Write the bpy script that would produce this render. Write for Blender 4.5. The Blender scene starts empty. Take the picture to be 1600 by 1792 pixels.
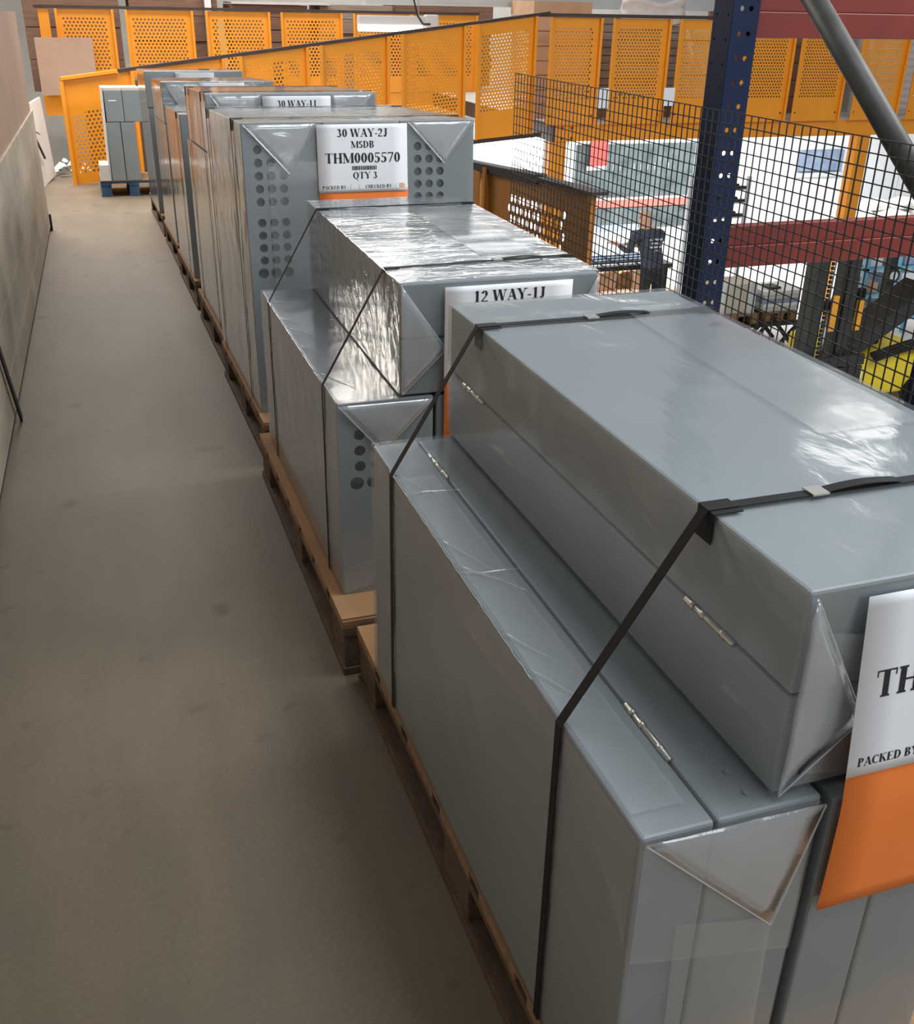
import bpy, bmesh, math, random
from mathutils import Vector, Matrix, noise
random.seed(7)
SC = bpy.context.scene
COL = SC.collection
PI = math.pi

# ------------------------------------------------------------------ camera
P_, Y_, R_ = math.radians(26.4), math.radians(19.36), math.radians(1.25)
cam_d = bpy.data.cameras.new('camera')
cam = bpy.data.objects.new('camera', cam_d)
COL.objects.link(cam)
cam_d.sensor_width = 36.0
cam_d.sensor_fit = 'AUTO'
cam_d.lens = 36.0 * 1803.0 / 1792.0
cam_d.clip_start = 0.02
cam_d.clip_end = 200
A_ = Matrix.Rotation(-Y_, 3, 'Z')
fwd = A_ @ Vector((0, math.cos(P_), -math.sin(P_)))
upv = A_ @ Vector((0, math.sin(P_), math.cos(P_)))
rgt = A_ @ Vector((1, 0, 0))
rr = math.cos(R_) * rgt + math.sin(R_) * upv
uu = -math.sin(R_) * rgt + math.cos(R_) * upv
M3 = Matrix((rr, uu, -fwd)).transposed()
cam.matrix_world = Matrix.Translation((0, 0, 1.4)) @ M3.to_4x4()
SC.camera = cam

# ------------------------------------------------------------------ world, lights, exposure
world = bpy.data.worlds.new('world')
SC.world = world
world.use_nodes = True
bgn = world.node_tree.nodes['Background']
bgn.inputs['Color'].default_value = (0.90, 0.95, 1.0, 1)
bgn.inputs['Strength'].default_value = 0.25
SC.view_settings.view_transform = 'Standard'
SC.view_settings.look = 'None'
SC.view_settings.gamma = 1.0
SC.view_settings.exposure = 0.08


def area(name, loc, size, power, col=(1, 1, 1), rot=(0, 0, 0), sy=None):
    d = bpy.data.lights.new(name, 'AREA')
    d.energy = power
    d.color = col
    d.shape = 'RECTANGLE'
    d.size = size
    d.size_y = sy or size
    o = bpy.data.objects.new(name, d)
    o.location = loc
    o.rotation_euler = rot
    COL.objects.link(o)
    return o


area('hall_roof_light', (6.8, 1.2, 4.6), 4.0, 950, (0.97, 0.99, 1.0), sy=6.0)
area('far_roof_light', (9.0, 22.5, 5.0), 9.0, 520, (0.97, 0.99, 1.0), sy=1.2)
area('sparkle_fill_light', (7.9, 8.0, 4.7), 0.35, 32, (1.0, 0.97, 0.93), sy=3.0)  # added strip, only there to put sparkles on the film's right edge
area('aisle_roof_light', (-0.3, 11.0, 3.4), 2.4, 420, (1.0, 0.92, 0.82), sy=4.0)
area('under_deck_fill', (9.6, 14.4, -0.30), 8.5, 520, (0.97, 0.99, 1.0), rot=(math.radians(38), 0, 0), sy=1.0)  # added fill hidden below the far deck, brightens the machine fronts
area('rear_fill_light', (1.5, -1.8, 2.3), 1.4, 26, (0.88, 0.94, 1.0), rot=(math.radians(66), 0, math.radians(-8)), sy=1.2)  # added fill behind the camera for the near cabinet ends and labels
area('row_fill_light', (1.9, 0.9, 4.4), 1.6, 130, (0.90, 0.95, 1.0), sy=3.6)  # added overhead fill, lifts the cabinet tops and the near floor
area('stack_roof_light', (2.0, 16.0, 5.4), 6.0, 420, (1.0, 0.95, 0.88), sy=1.0)


# ------------------------------------------------------------------ materials
def mat(name, col, rough=0.5, metal=0.0, var=0.0, vscale=6.0, stretch=(1, 1, 1), bump=0.0, bscale=40.0,
        coat=0.0, crough=0.08, emit=None, estr=0.0, spec=0.5, col2=None):
    m = bpy.data.materials.new(name)
    m.use_nodes = True
    nt = m.node_tree
    b = nt.nodes['Principled BSDF']
    b.inputs['Base Color'].default_value = (*col, 1)
    b.inputs['Roughness'].default_value = rough
    b.inputs['Metallic'].default_value = metal
    b.inputs['Specular IOR Level'].default_value = spec
    if coat:
        b.inputs['Coat Weight'].default_value = coat
        b.inputs['Coat Roughness'].default_value = crough
    if emit:
        b.inputs['Emission Color'].default_value = (*emit, 1)
        b.inputs['Emission Strength'].default_value = estr
    if var or bump:
        tc = nt.nodes.new('ShaderNodeTexCoord')
        mp = nt.nodes.new('ShaderNodeMapping')
        mp.inputs['Scale'].default_value = stretch
        nt.links.new(tc.outputs['Object'], mp.inputs['Vector'])
    if var:
        n = nt.nodes.new('ShaderNodeTexNoise')
        n.inputs['Scale'].default_value = vscale
        n.inputs['Detail'].default_value = 5
        n.inputs['Roughness'].default_value = 0.6
        nt.links.new(mp.outputs['Vector'], n.inputs['Vector'])
        r = nt.nodes.new('ShaderNodeValToRGB')
        r.color_ramp.elements[0].position = 0.3
        r.color_ramp.elements[1].position = 0.72
        c2 = col2 or tuple(min(1, c * (1 + var)) for c in col)
        c1 = tuple(c * (1 - var) for c in col)
        r.color_ramp.elements[0].color = (*c1, 1)
        r.color_ramp.elements[1].color = (*c2, 1)
        nt.links.new(n.outputs['Fac'], r.inputs['Fac'])
        nt.links.new(r.outputs['Color'], b.inputs['Base Color'])
    if bump:
        n2 = nt.nodes.new('ShaderNodeTexNoise')
        n2.inputs['Scale'].default_value = bscale
        n2.inputs['Detail'].default_value = 3
        nt.links.new(mp.outputs['Vector'], n2.inputs['Vector'])
        bp = nt.nodes.new('ShaderNodeBump')
        bp.inputs['Strength'].default_value = bump
        bp.inputs['Distance'].default_value = 0.004
        nt.links.new(n2.outputs['Fac'], bp.inputs['Height'])
        nt.links.new(bp.outputs['Normal'], b.inputs['Normal'])
        if coat:
            nt.links.new(bp.outputs['Normal'], b.inputs['Coat Normal'])
    return m


def film_mat(name, haze, bump, bscale, stretch=(1, 1, 1), refl=1.0, rough=0.1):
    """clear shrink film: mostly transparent, glossy by fresnel, a little milky"""
    m = bpy.data.materials.new(name)
    m.use_nodes = True
    nt = m.node_tree
    nt.nodes.remove(nt.nodes['Principled BSDF'])
    out = nt.nodes['Material Output']
    tr = nt.nodes.new('ShaderNodeBsdfTransparent')
    gl = nt.nodes.new('ShaderNodeBsdfGlossy')
    gl.inputs['Roughness'].default_value = rough
    df = nt.nodes.new('ShaderNodeBsdfDiffuse')
    df.inputs['Color'].default_value = (0.75, 0.78, 0.8, 1)
    m1 = nt.nodes.new('ShaderNodeMixShader')
    m1.inputs[0].default_value = haze
    nt.links.new(tr.outputs[0], m1.inputs[1])
    nt.links.new(df.outputs[0], m1.inputs[2])
    geo = nt.nodes.new('ShaderNodeNewGeometry')
    dt = nt.nodes.new('ShaderNodeVectorMath')
    dt.operation = 'DOT_PRODUCT'
    nt.links.new(geo.outputs['Incoming'], dt.inputs[1])

    def mth(op, a, b=None, clamp=False):
        x = nt.nodes.new('ShaderNodeMath')
        x.operation = op
        x.use_clamp = clamp
        for i, q in enumerate((a, b)):
            if q is None:
                continue
            if isinstance(q, (int, float)):
                x.inputs[i].default_value = q
            else:
                nt.links.new(q, x.inputs[i])
        return x.outputs[0]
    cosv = mth('ABSOLUTE', dt.outputs['Value'])
    sch = mth('POWER', mth('SUBTRACT', 1.0, cosv, True), 4.0)
    fac = mth('MULTIPLY', mth('ADD', mth('MULTIPLY', sch, 0.9), 0.085), refl, True)
    m2 = nt.nodes.new('ShaderNodeMixShader')
    nt.links.new(fac, m2.inputs[0])
    nt.links.new(m1.outputs[0], m2.inputs[1])
    nt.links.new(gl.outputs[0], m2.inputs[2])
    tc = nt.nodes.new('ShaderNodeTexCoord')
    mp = nt.nodes.new('ShaderNodeMapping')
    mp.inputs['Scale'].default_value = stretch
    nt.links.new(tc.outputs['Object'], mp.inputs['Vector'])
    n2 = nt.nodes.new('ShaderNodeTexNoise')
    n2.inputs['Scale'].default_value = bscale
    n2.inputs['Detail'].default_value = 4
    n2.inputs['Distortion'].default_value = 0.8
    nt.links.new(mp.outputs['Vector'], n2.inputs['Vector'])
    bp = nt.nodes.new('ShaderNodeBump')
    bp.inputs['Strength'].default_value = bump
    bp.inputs['Distance'].default_value = 0.006
    nt.links.new(n2.outputs['Fac'], bp.inputs['Height'])
    nt.links.new(bp.outputs['Normal'], gl.inputs['Normal'])
    nt.links.new(bp.outputs['Normal'], dt.inputs[0])
    nt.links.new(m2.outputs[0], out.inputs['Surface'])
    return m


GREY = mat('grey_enamel', (0.225, 0.258, 0.270), 0.42, 0.0, 0.06, 3, bump=0.05, bscale=160, spec=0.5)
GREYD = mat('grey_enamel_dark_inside', (0.035, 0.04, 0.045), 0.6)
STEEL = mat('zinc_steel', (0.55, 0.53, 0.48), 0.35, 0.9, 0.1, 20)
FILM = film_mat('shrink_film', 0.02, 0.14, 9, (1.0, 1.0, 1.0), 1.0, 0.12)
FILMS = film_mat('shrink_film_stretched', 0.02, 0.22, 13, (1.0, 0.35, 0.6), 1.1, 0.12)
FILMX = film_mat('shrink_film_crinkled', 0.03, 0.55, 26, (0.35, 1.0, 0.8), 1.3, 0.09)
FOLD = film_mat('shrink_film_fold', 0.26, 0.30, 14, (1, 1, 1), 1.5, 0.15)
LAP = film_mat('shrink_film_lap', 0.10, 0.12, 10, (1, 1, 1), 1.1, 0.18)
BLACK = mat('black_strap_plastic', (0.009, 0.0095, 0.010), 0.5, var=0.2, vscale=30, spec=0.2)
BLACKM = mat('black_painted_steel', (0.02, 0.021, 0.024), 0.5, 0.2, 0.2, 10)
PAPER = mat('white_paper', (0.78, 0.79, 0.82), 0.7, var=0.02, vscale=8)
ORANGEP = mat('orange_paper', (0.88, 0.22, 0.035), 0.65, var=0.05, vscale=5)
INK = mat('black_ink', (0.012, 0.012, 0.014), 0.6)
PEN = mat('orange_pen', (0.85, 0.45, 0.25), 0.6)
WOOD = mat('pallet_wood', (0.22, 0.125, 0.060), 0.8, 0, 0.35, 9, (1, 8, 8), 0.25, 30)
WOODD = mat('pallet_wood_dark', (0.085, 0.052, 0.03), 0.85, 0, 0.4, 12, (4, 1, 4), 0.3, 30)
WOODB = mat('pallet_wood_blue', (0.03, 0.07, 0.14), 0.8, 0, 0.5, 8, (1, 1, 1), 0.2, 30)
CARD = mat('cardboard', (0.29, 0.155, 0.068), 0.85, 0, 0.12, 5, bump=0.1, bscale=60)
CARDP = mat('cardboard_pale', (0.52, 0.34, 0.22), 0.85, 0, 0.1, 6)
CARDD = mat('cardboard_brown_stack', (0.22, 0.125, 0.085), 0.85, 0, 0.4, 5, (0.6, 1, 26))
CARDG = mat('cardboard_grey_stack', (0.30, 0.24, 0.20), 0.85, 0, 0.4, 5, (0.6, 1, 24))
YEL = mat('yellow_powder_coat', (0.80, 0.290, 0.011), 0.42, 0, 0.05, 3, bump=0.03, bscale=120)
YEL_SHADE = mat('yellow_powder_coat_shaded', (0.42, 0.16, 0.02), 0.5, 0, 0.15, 4)  # same yellow coat, with the shadow put into the colour
NAVY = mat('navy_powder_coat', (0.005, 0.014, 0.050), 0.55, 0, 0.15, 5, spec=0.25)
REDB = mat('oxide_red_beam', (0.145, 0.015, 0.009), 0.5, 0, 0.15, 5)
BRACE = mat('grey_brace_steel', (0.052, 0.052, 0.046), 0.55, 0.2, 0.25, 14)
MESHM = mat('mesh_wire', (0.045, 0.045, 0.042), 0.5, 0.4, 0.2, 30)
RAIL = mat('dark_brown_rail', (0.045, 0.026, 0.02), 0.5, 0, 0.2, 6)
WHITE = mat('white_machine_paint', (0.80, 0.82, 0.84), 0.35, 0, 0.03, 2)
PALE = mat('pale_grey_paint', (0.58, 0.62, 0.64), 0.45, 0, 0.05, 2)
DKGLASS = mat('tinted_window', (0.10, 0.13, 0.135), 0.18, 0.0, 0.5, 2.5, coat=0.6)
REDP = mat('red_plastic', (0.75, 0.06, 0.05), 0.5)
REDSOFT = mat('red_paint_stripe', (0.75, 0.16, 0.13), 0.5)
FOAM = mat('foam_sheet', (0.62, 0.58, 0.55), 0.8, 0, 0.08, 7)
BLUEL = mat('light_blue_paint', (0.16, 0.45, 0.65), 0.45, 0, 0.1, 4)
BLUEG = mat('blue_grey_plastic', (0.25, 0.32, 0.45), 0.5, 0, 0.3, 5)
YELF = mat('forklift_yellow', (0.62, 0.47, 0.018), 0.4, 0, 0.06, 4)
AMBER = mat('amber_paint', (0.55, 0.24, 0.015), 0.5, 0, 0.1, 6)
DARK = mat('dark_machine_steel', (0.022, 0.025, 0.023), 0.5, 0.3, 0.3, 6)
TUBE = mat('lamp_tube', (1, 1, 1), 0.4, emit=(0.93, 0.98, 1.0), estr=3.0)
SKIN = mat('skin', (0.62, 0.36, 0.27), 0.5)
SHIRT = mat('dark_blue_shirt', (0.05, 0.06, 0.09), 0.85, 0, 0.2, 9)
TROUS = mat('black_trousers', (0.016, 0.018, 0.022), 0.85, 0, 0.2, 9)
PRINT = mat('pale_shirt_print', (0.5, 0.52, 0.56), 0.8)
BOARD = mat('grubby_plywood', (0.52, 0.43, 0.33), 0.75, 0, 0.28, 2.6, (1, 0.5, 1.4), 0.06, 30)
CHIP = mat('brown_hardboard', (0.46, 0.30, 0.22), 0.7, 0, 0.10, 2.2, (1, 1, 1), 0.03, 40)
WALLW = mat('painted_block_wall', (0.62, 0.58, 0.52), 0.8, 0, 0.12, 1.2)
CONC = mat('hall_concrete', (0.62, 0.60, 0.57), 0.7, 0, 0.1, 1.5)
GREYB = mat('light_grey_beam', (0.60, 0.62, 0.62), 0.5, 0, 0.06, 2)
BAGW = mat('white_sacking', (0.72, 0.70, 0.67), 0.8, 0, 0.08, 6, bump=0.3, bscale=15)
BEIGE = mat('beige_crate_paint', (0.50, 0.48, 0.40), 0.6, 0, 0.08, 4)


def floor_material():
    m = bpy.data.materials.new('worn_deck_floor')
    m.use_nodes = True
    nt = m.node_tree
    b = nt.nodes['Principled BSDF']
    b.inputs['Roughness'].default_value = 0.62
    b.inputs['Specular IOR Level'].default_value = 0.35
    tc = nt.nodes.new('ShaderNodeTexCoord')

    def nz(scale, detail=5, stretch=(1, 1, 1)):
        mp = nt.nodes.new('ShaderNodeMapping')
        mp.inputs['Scale'].default_value = stretch
        nt.links.new(tc.outputs['Object'], mp.inputs['Vector'])
        n = nt.nodes.new('ShaderNodeTexNoise')
        n.inputs['Scale'].default_value = scale
        n.inputs['Detail'].default_value = detail
        nt.links.new(mp.outputs['Vector'], n.inputs['Vector'])
        return n

    def ramp(src, p0, c0, p1, c1):
        r = nt.nodes.new('ShaderNodeValToRGB')
        r.color_ramp.elements[0].position = p0
        r.color_ramp.elements[1].position = p1
        r.color_ramp.elements[0].color = (*c0, 1)
        r.color_ramp.elements[1].color = (*c1, 1)
        nt.links.new(src, r.inputs['Fac'])
        return r.outputs['Color']

    def mul(a, c, f=1.0):
        x = nt.nodes.new('ShaderNodeMix')
        x.data_type = 'RGBA'
        x.blend_type = 'MULTIPLY'
        x.inputs['Factor'].default_value = f
        nt.links.new(a, x.inputs['A'])
        nt.links.new(c, x.inputs['B'])
        return x.outputs['Result']
    base = ramp(nz(1.6, 6, (1, 0.6, 1)).outputs['Fac'], 0.3, (0.132, 0.103, 0.071), 0.72, (0.180, 0.142, 0.100))
    streak = ramp(nz(4, 5, (2, 0.5, 1)).outputs['Fac'], 0.35, (0.86, 0.855, 0.86), 0.65, (1, 1, 1))
    grain = ramp(nz(120, 2).outputs['Fac'], 0.3, (0.88, 0.88, 0.88), 0.7, (1, 1, 1))
    v = nt.nodes.new('ShaderNodeTexVoronoi')
    v.inputs['Scale'].default_value = 3.2
    nn = nz(9, 3)
    ad = nt.nodes.new('ShaderNodeVectorMath')
    ad.operation = 'MULTIPLY_ADD'
    ad.inputs[1].default_value = (0.09, 0.09, 0.09)
    nt.links.new(nn.outputs['Color'], ad.inputs[0])
    nt.links.new(tc.outputs['Object'], ad.inputs[2])
    nt.links.new(ad.outputs[0], v.inputs['Vector'])
    spot = ramp(v.outputs['Distance'], 0.06, (0.60, 0.58, 0.60), 0.15, (1, 1, 1))
    v2 = nt.nodes.new('ShaderNodeTexVoronoi')
    v2.inputs['Scale'].default_value = 9
    nt.links.new(ad.outputs[0], v2.inputs['Vector'])
    spot2 = ramp(v2.outputs['Distance'], 0.05, (0.80, 0.79, 0.78), 0.16, (1, 1, 1))
    c = mul(mul(mul(mul(base, streak), grain), spot, 0.85), spot2, 0.85)
    nt.links.new(c, b.inputs['Base Color'])
    bp = nt.nodes.new('ShaderNodeBump')
    bp.inputs['Strength'].default_value = 0.15
    bp.inputs['Distance'].default_value = 0.003
    nt.links.new(nz(60, 3).outputs['Fac'], bp.inputs['Height'])
    nt.links.new(bp.outputs['Normal'], b.inputs['Normal'])
    return m


FLOOR = floor_material()


# ------------------------------------------------------------------ mesh helpers
class MB:
    def __init__(s):
        s.v = []
        s.f = []
        s.m = []

    def add(s, vs, fs, mi=0):
        o = len(s.v)
        s.v += [tuple(p) for p in vs]
        for f in fs:
            s.f.append([i + o for i in f])
            s.m.append(mi)
        return s

    def box(s, x0, x1, y0, y1, z0, z1, mi=0):
        vs = [(x0, y0, z0), (x1, y0, z0), (x1, y1, z0), (x0, y1, z0), (x0, y0, z1), (x1, y0, z1), (x1, y1, z1), (x0, y1, z1)]
        return s.add(vs, [(0, 3, 2, 1), (4, 5, 6, 7), (0, 1, 5, 4), (1, 2, 6, 5), (2, 3, 7, 6), (3, 0, 4, 7)], mi)

    def bar(s, p0, p1, w, h, up=(0, 0, 1), mi=0):
        p0, p1 = Vector(p0), Vector(p1)
        d = (p1 - p0).normalized()
        u = Vector(up)
        a = d.cross(u)
        if a.length < 1e-4:
            a = d.cross(Vector((1, 0, 0)))
        a.normalize()
        b = a.cross(d).normalized()
        vs = []
        for p in (p0, p1):
            for i, j in ((-1, -1), (1, -1), (1, 1), (-1, 1)):
                vs.append(p + a * (w / 2 * i) + b * (h / 2 * j))
        return s.add(vs, [(0, 1, 2, 3), (7, 6, 5, 4), (0, 4, 5, 1), (1, 5, 6, 2), (2, 6, 7, 3), (3, 7, 4, 0)], mi)

    def tube(s, pts, r, n=8, mi=0, cap=True):
        pts = [Vector(p) for p in pts]
        rings = []
        for i, p in enumerate(pts):
            d = (pts[min(i + 1, len(pts) - 1)] - pts[max(i - 1, 0)]).normalized()
            a = d.cross(Vector((0, 0, 1)))
            if a.length < 1e-3:
                a = d.cross(Vector((1, 0, 0)))
            a.normalize()
            b = a.cross(d)
            ri = r[i] if isinstance(r, (list, tuple)) else r
            rings.append([p + (a * math.cos(2 * PI * k / n) + b * math.sin(2 * PI * k / n)) * ri for k in range(n)])
        vs = [q for ring in rings for q in ring]
        fs = []
        for i in range(len(pts) - 1):
            for k in range(n):
                fs.append((i * n + k, i * n + (k + 1) % n, (i + 1) * n + (k + 1) % n, (i + 1) * n + k))
        if cap:
            fs.append(tuple(range(n))[::-1])
            fs.append(tuple((len(pts) - 1) * n + k for k in range(n)))
        return s.add(vs, fs, mi)

    def strip(s, pts, w, t, side, mi=0):
        """flat band through pts; side(i) = width direction, thickness t outward"""
        for a, b in zip(pts[:-1], pts[1:]):
            s.bar(a, b, w, t, side, mi)
        return s

    def grid(s, fn, nu, nv, mi=0):
        vs = [fn(i / nu, j / nv) for j in range(nv + 1) for i in range(nu + 1)]
        fs = [(j * (nu + 1) + i, j * (nu + 1) + i + 1, (j + 1) * (nu + 1) + i + 1, (j + 1) * (nu + 1) + i) for j in range(nv) for i in range(nu)]
        return s.add(vs, fs, mi)

    def map(s, fn):
        s.v = [tuple(fn(Vector(p))) for p in s.v]
        return s

    def build(s, name, mats, parent=None, bevel=0.0, smooth=False, seg=2, solid=0.0, loc=None):
        me = bpy.data.meshes.new(name)
        me.from_pydata(s.v, [], s.f)
        if not isinstance(mats, (list, tuple)):
            mats = [mats]
        for m in mats:
            me.materials.append(m)
        for p, mi in zip(me.polygons, s.m):
            p.material_index = mi
            p.use_smooth = smooth
        me.update()
        o = bpy.data.objects.new(name, me)
        COL.objects.link(o)
        if parent:
            o.parent = parent
        if loc:
            o.location = loc
        if bevel:
            b = o.modifiers.new('bevel', 'BEVEL')
            b.width = bevel
            b.segments = seg
            b.limit_method = 'ANGLE'
        if solid:
            so = o.modifiers.new('thickness', 'SOLIDIFY')
            so.thickness = solid
            so.offset = 0
        return o


def tag(o, label, cat, group=None, kind=None):
    o['label'] = label
    o['category'] = cat
    if group:
        o['group'] = group
    if kind:
        o['kind'] = kind
    return o


def thing(name, label, cat, loc=(0, 0, 0), rz=0.0, group=None):
    o = bpy.data.objects.new(name, None)
    o.empty_display_size = 0.1
    COL.objects.link(o)
    o.location = loc
    o.rotation_euler = (0, 0, rz)
    return tag(o, label, cat, group)


def struct(o):
    o['kind'] = 'structure'
    return o


TH = math.radians(2.5)      # the deck falls gently away beyond y = 3.1
YH = 3.1


def RP(p):
    x, q, h = p
    return Vector((x, YH + q * math.cos(TH) + h * math.sin(TH), -q * math.sin(TH) + h * math.cos(TH)))


def ramp(o):
    """stand a thing built in (x, distance down the ramp, height) on the sloping deck"""
    o.location = RP(o.location)
    o.rotation_euler = (-TH, 0, o.rotation_euler[2])
    return o


def dup(root, loc, rz, label):
    r = root.copy()
    COL.objects.link(r)
    r.location = loc
    r.rotation_euler = (0, 0, rz)
    r['label'] = label
    for ch in list(root.children):
        c = ch.copy()
        COL.objects.link(c)
        c.parent = r
        for g in ch.children:
            d = g.copy()
            COL.objects.link(d)
            d.parent = c
    return r


def holed(mb, rows, x0, x1, z0, z1, n=8, mi=0):
    """sheet in the XZ plane; rows = [(zlo, zhi, [(cx, half)], r)] with holes cut in cells"""
    def quad(a, b, c, d):
        if b - a > 1e-5 and d - c > 1e-5:
            mb.add([(a, 0, c), (b, 0, c), (b, 0, d), (a, 0, d)], [(0, 1, 2, 3)], mi)
    z = z0
    for zl, zh, cells, r in rows:
        quad(x0, x1, z, zl)
        x = x0
        for cx, hw in cells:
            quad(x, cx - hw, zl, zh)
            cz = (zl + zh) / 2
            hz = (zh - zl) / 2
            inn, out = [], []
            for k in range(n):
                t = 2 * PI * (k + 0.5) / n
                inn.append((cx + r * math.cos(t), 0, cz + r * math.sin(t)))
                c, s_ = math.cos(t), math.sin(t)
                q = min(hw / max(1e-9, abs(c)), hz / max(1e-9, abs(s_)))
                out.append((cx + q * c, 0, cz + q * s_))
            vs = inn + out
            fs = [(k, (k + 1) % n, n + (k + 1) % n, n + k) for k in range(n)]
            mb.add(vs, fs, mi)
            # corner triangles of the cell
            for sx, sz in ((1, 1), (-1, 1), (-1, -1), (1, -1)):
                co = (cx + sx * hw, 0, cz + sz * hz)
                cand = sorted(out, key=lambda p: (p[0] - co[0]) ** 2 + (p[2] - co[2]) ** 2)[:2]
                mb.add([cand[0], co, cand[1]], [(0, 1, 2)], mi)
            x = cx + hw
        quad(x, x1, zl, zh)
        z = zh
    quad(x0, x1, z, z1)
    return mb


# ------------------------------------------------------------------ lettering (serif strokes built as flat mesh)
def glyph(ch):
    T, t = 0.185, 0.075
    q = []

    def V(x, y0=0.0, y1=1.0, w=T):
        q.append([(x - w / 2, y0), (x + w / 2, y0), (x + w / 2, y1), (x - w / 2, y1)])

    def H(x0, x1, y, w=t):
        q.append([(x0, y - w / 2), (x1, y - w / 2), (x1, y + w / 2), (x0, y + w / 2)])

    def D(a, b, w):
        q.append([(a[0] - w / 2, a[1]), (a[0] + w / 2, a[1]), (b[0] + w / 2, b[1]), (b[0] - w / 2, b[1])])

    def S(x, y, w=0.28):
        yy = y + (t / 2 if y < 0.5 else -t / 2)
        H(x - w / 2, x + w / 2, yy, t)

    def A(cx, cy, rx, ry, a0, a1, tx=T, ty=t, n=16):
        a0, a1 = math.radians(a0), math.radians(a1)
        for k in range(n):
            p = []
            for a in (a0 + (a1 - a0) * k / n, a0 + (a1 - a0) * (k + 1) / n):
                c, s_ = math.cos(a), math.sin(a)
                p.append(((cx + rx * c, cy + ry * s_), (cx + (rx - tx) * c, cy + (ry - ty) * s_)))
            q.append([p[0][0], p[1][0], p[1][1], p[0][1]])
    w = 0.6
    if ch == '0':
        A(.27, .5, .25, .5, 0, 360, n=24); w = .56
    elif ch == 'O':
        A(.38, .5, .36, .5, 0, 360, n=24); w = .78
    elif ch == '1':
        V(.28); S(.28, 0, .34); D((.1, .82), (.25, .97), .07); w = .54
    elif ch == '2':
        A(.26, .72, .23, .28, -30, 170); D((.06, .06), (.42, .6), .11); H(.04, .5, .055, .11); w = .56
    elif ch == '3':
        A(.24, .76, .2, .24, -90, 150); A(.24, .28, .25, .29, -150, 90); w = .56
    elif ch == '5':
        H(.12, .48, .94, .11); V(.12, .52, .97, .05); A(.22, .31, .27, .32, -150, 120); w = .56
    elif ch == '7':
        H(.04, .52, .94, .12); D((.18, 0), (.48, .92), .1); V(.06, .78, .95, .04); w = .56
    elif ch == 'W':
        D((.28, 0), (.1, 1), T); D((.28, 0), (.5, .95), .05); D((.72, 0), (.5, 1), T); D((.72, 0), (.93, 1), .05)
        S(.11, 1, .26); S(.5, 1, .24); S(.92, 1, .22); w = 1.04
    elif ch == 'A':
        D((.1, 0), (.36, 1), .05); D((.62, 0), (.36, 1), T); H(.2, .5, .34); S(.1, 0, .22); S(.63, 0, .28); w = .74
    elif ch == 'Y':
        V(.37, 0, .48); D((.37, .42), (.12, 1), T); D((.37, .42), (.62, 1), .05); S(.37, 0); S(.12, 1, .28); S(.63, 1, .22); w = .74
    elif ch == 'J':
        V(.3, .2, 1); A(.2, .2, .168, .24, -170, 0, T, .05); S(.3, 1, .3); w = .5
    elif ch == 'M':
        V(.12, 0, 1, .05); D((.46, .05), (.14, 1), T); D((.46, .05), (.78, 1), .05); V(.8); S(.12, 0, .22); S(.8, 0, .28); S(.11, 1, .22); S(.82, 1, .24); w = .96
    elif ch == 'S':
        A(.26, .74, .22, .26, 20, 270); A(.26, .26, .23, .27, -160, 90); w = .54
    elif ch == 'D':
        V(.16); A(.28, .5, .4, .5, -90, 90, n=18); H(.04, .3, .022); H(.04, .3, .978); w = .74
    elif ch == 'B':
        V(.16); A(.3, .75, .26, .25, -90, 90); A(.3, .26, .3, .27, -90, 90); H(.04, .32, .022); H(.04, .32, .978); H(.16, .32, .51); w = .66
    elif ch == 'P':
        V(.16); A(.3, .74, .27, .26, -90, 90); H(.04, .32, .978); H(.16, .32, .5); S(.16, 0); w = .62
    elif ch == 'T':
        V(.34); H(.03, .65, .97, .06); V(.05, .76, .98, .04); V(.63, .76, .98, .04); S(.34, 0); w = .7
    elif ch == 'H':
        V(.16); V(.6); H(.16, .6, .5); S(.16, 0); S(.16, 1); S(.6, 0); S(.6, 1); w = .78
    elif ch == 'Q':
        A(.38, .5, .36, .5, 0, 360, n=24); D((.62, -.24), (.38, .05), .1); w = .78
    elif ch == 'C':
        A(.38, .5, .35, .5, 50, 310, n=20); V(.6, .68, .95, .04); w = .7
    elif ch == 'K':
        V(.16); D((.2, .45), (.56, 1), .05); D((.62, 0), (.34, .6), T); S(.16, 0); S(.16, 1); S(.62, 0, .28); S(.58, 1, .24); w = .76
    elif ch == 'E':
        V(.16); H(.04, .58, .03, .06); H(.04, .56, .97, .06); H(.16, .42, .51); V(.57, 0, .24, .04); V(.55, .78, 1, .04); V(.42, .4, .62, .04); w = .66
    elif ch == '-':
        H(.04, .3, .36, .1); w = .34
    elif ch == '[':
        V(.12, -.15, 1, .06); H(.12, .28, .98); H(.12, .28, -.13); w = .34
    elif ch == ']':
        V(.22, -.15, 1, .06); H(.06, .22, .98); H(.06, .22, -.13); w = .34
    elif ch == ' ':
        w = .3
    return q, w


TXW = 1.28      # the type is wide and bold


def text_mb(txt, h, cx=None, x0=0.0, z=0.0, y=0.0, mb=None):
    mb = mb or MB()
    total = sum(glyph(c)[1] for c in txt) * h * TXW
    x = x0 if cx is None else cx - total / 2
    for c in txt:
        q, w = glyph(c)
        for poly in q:
            mb.add([(x + a * h * TXW, y, z + b * h) for a, b in poly], [tuple(range(len(poly)))])
        x += w * h * TXW
    return mb


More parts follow.
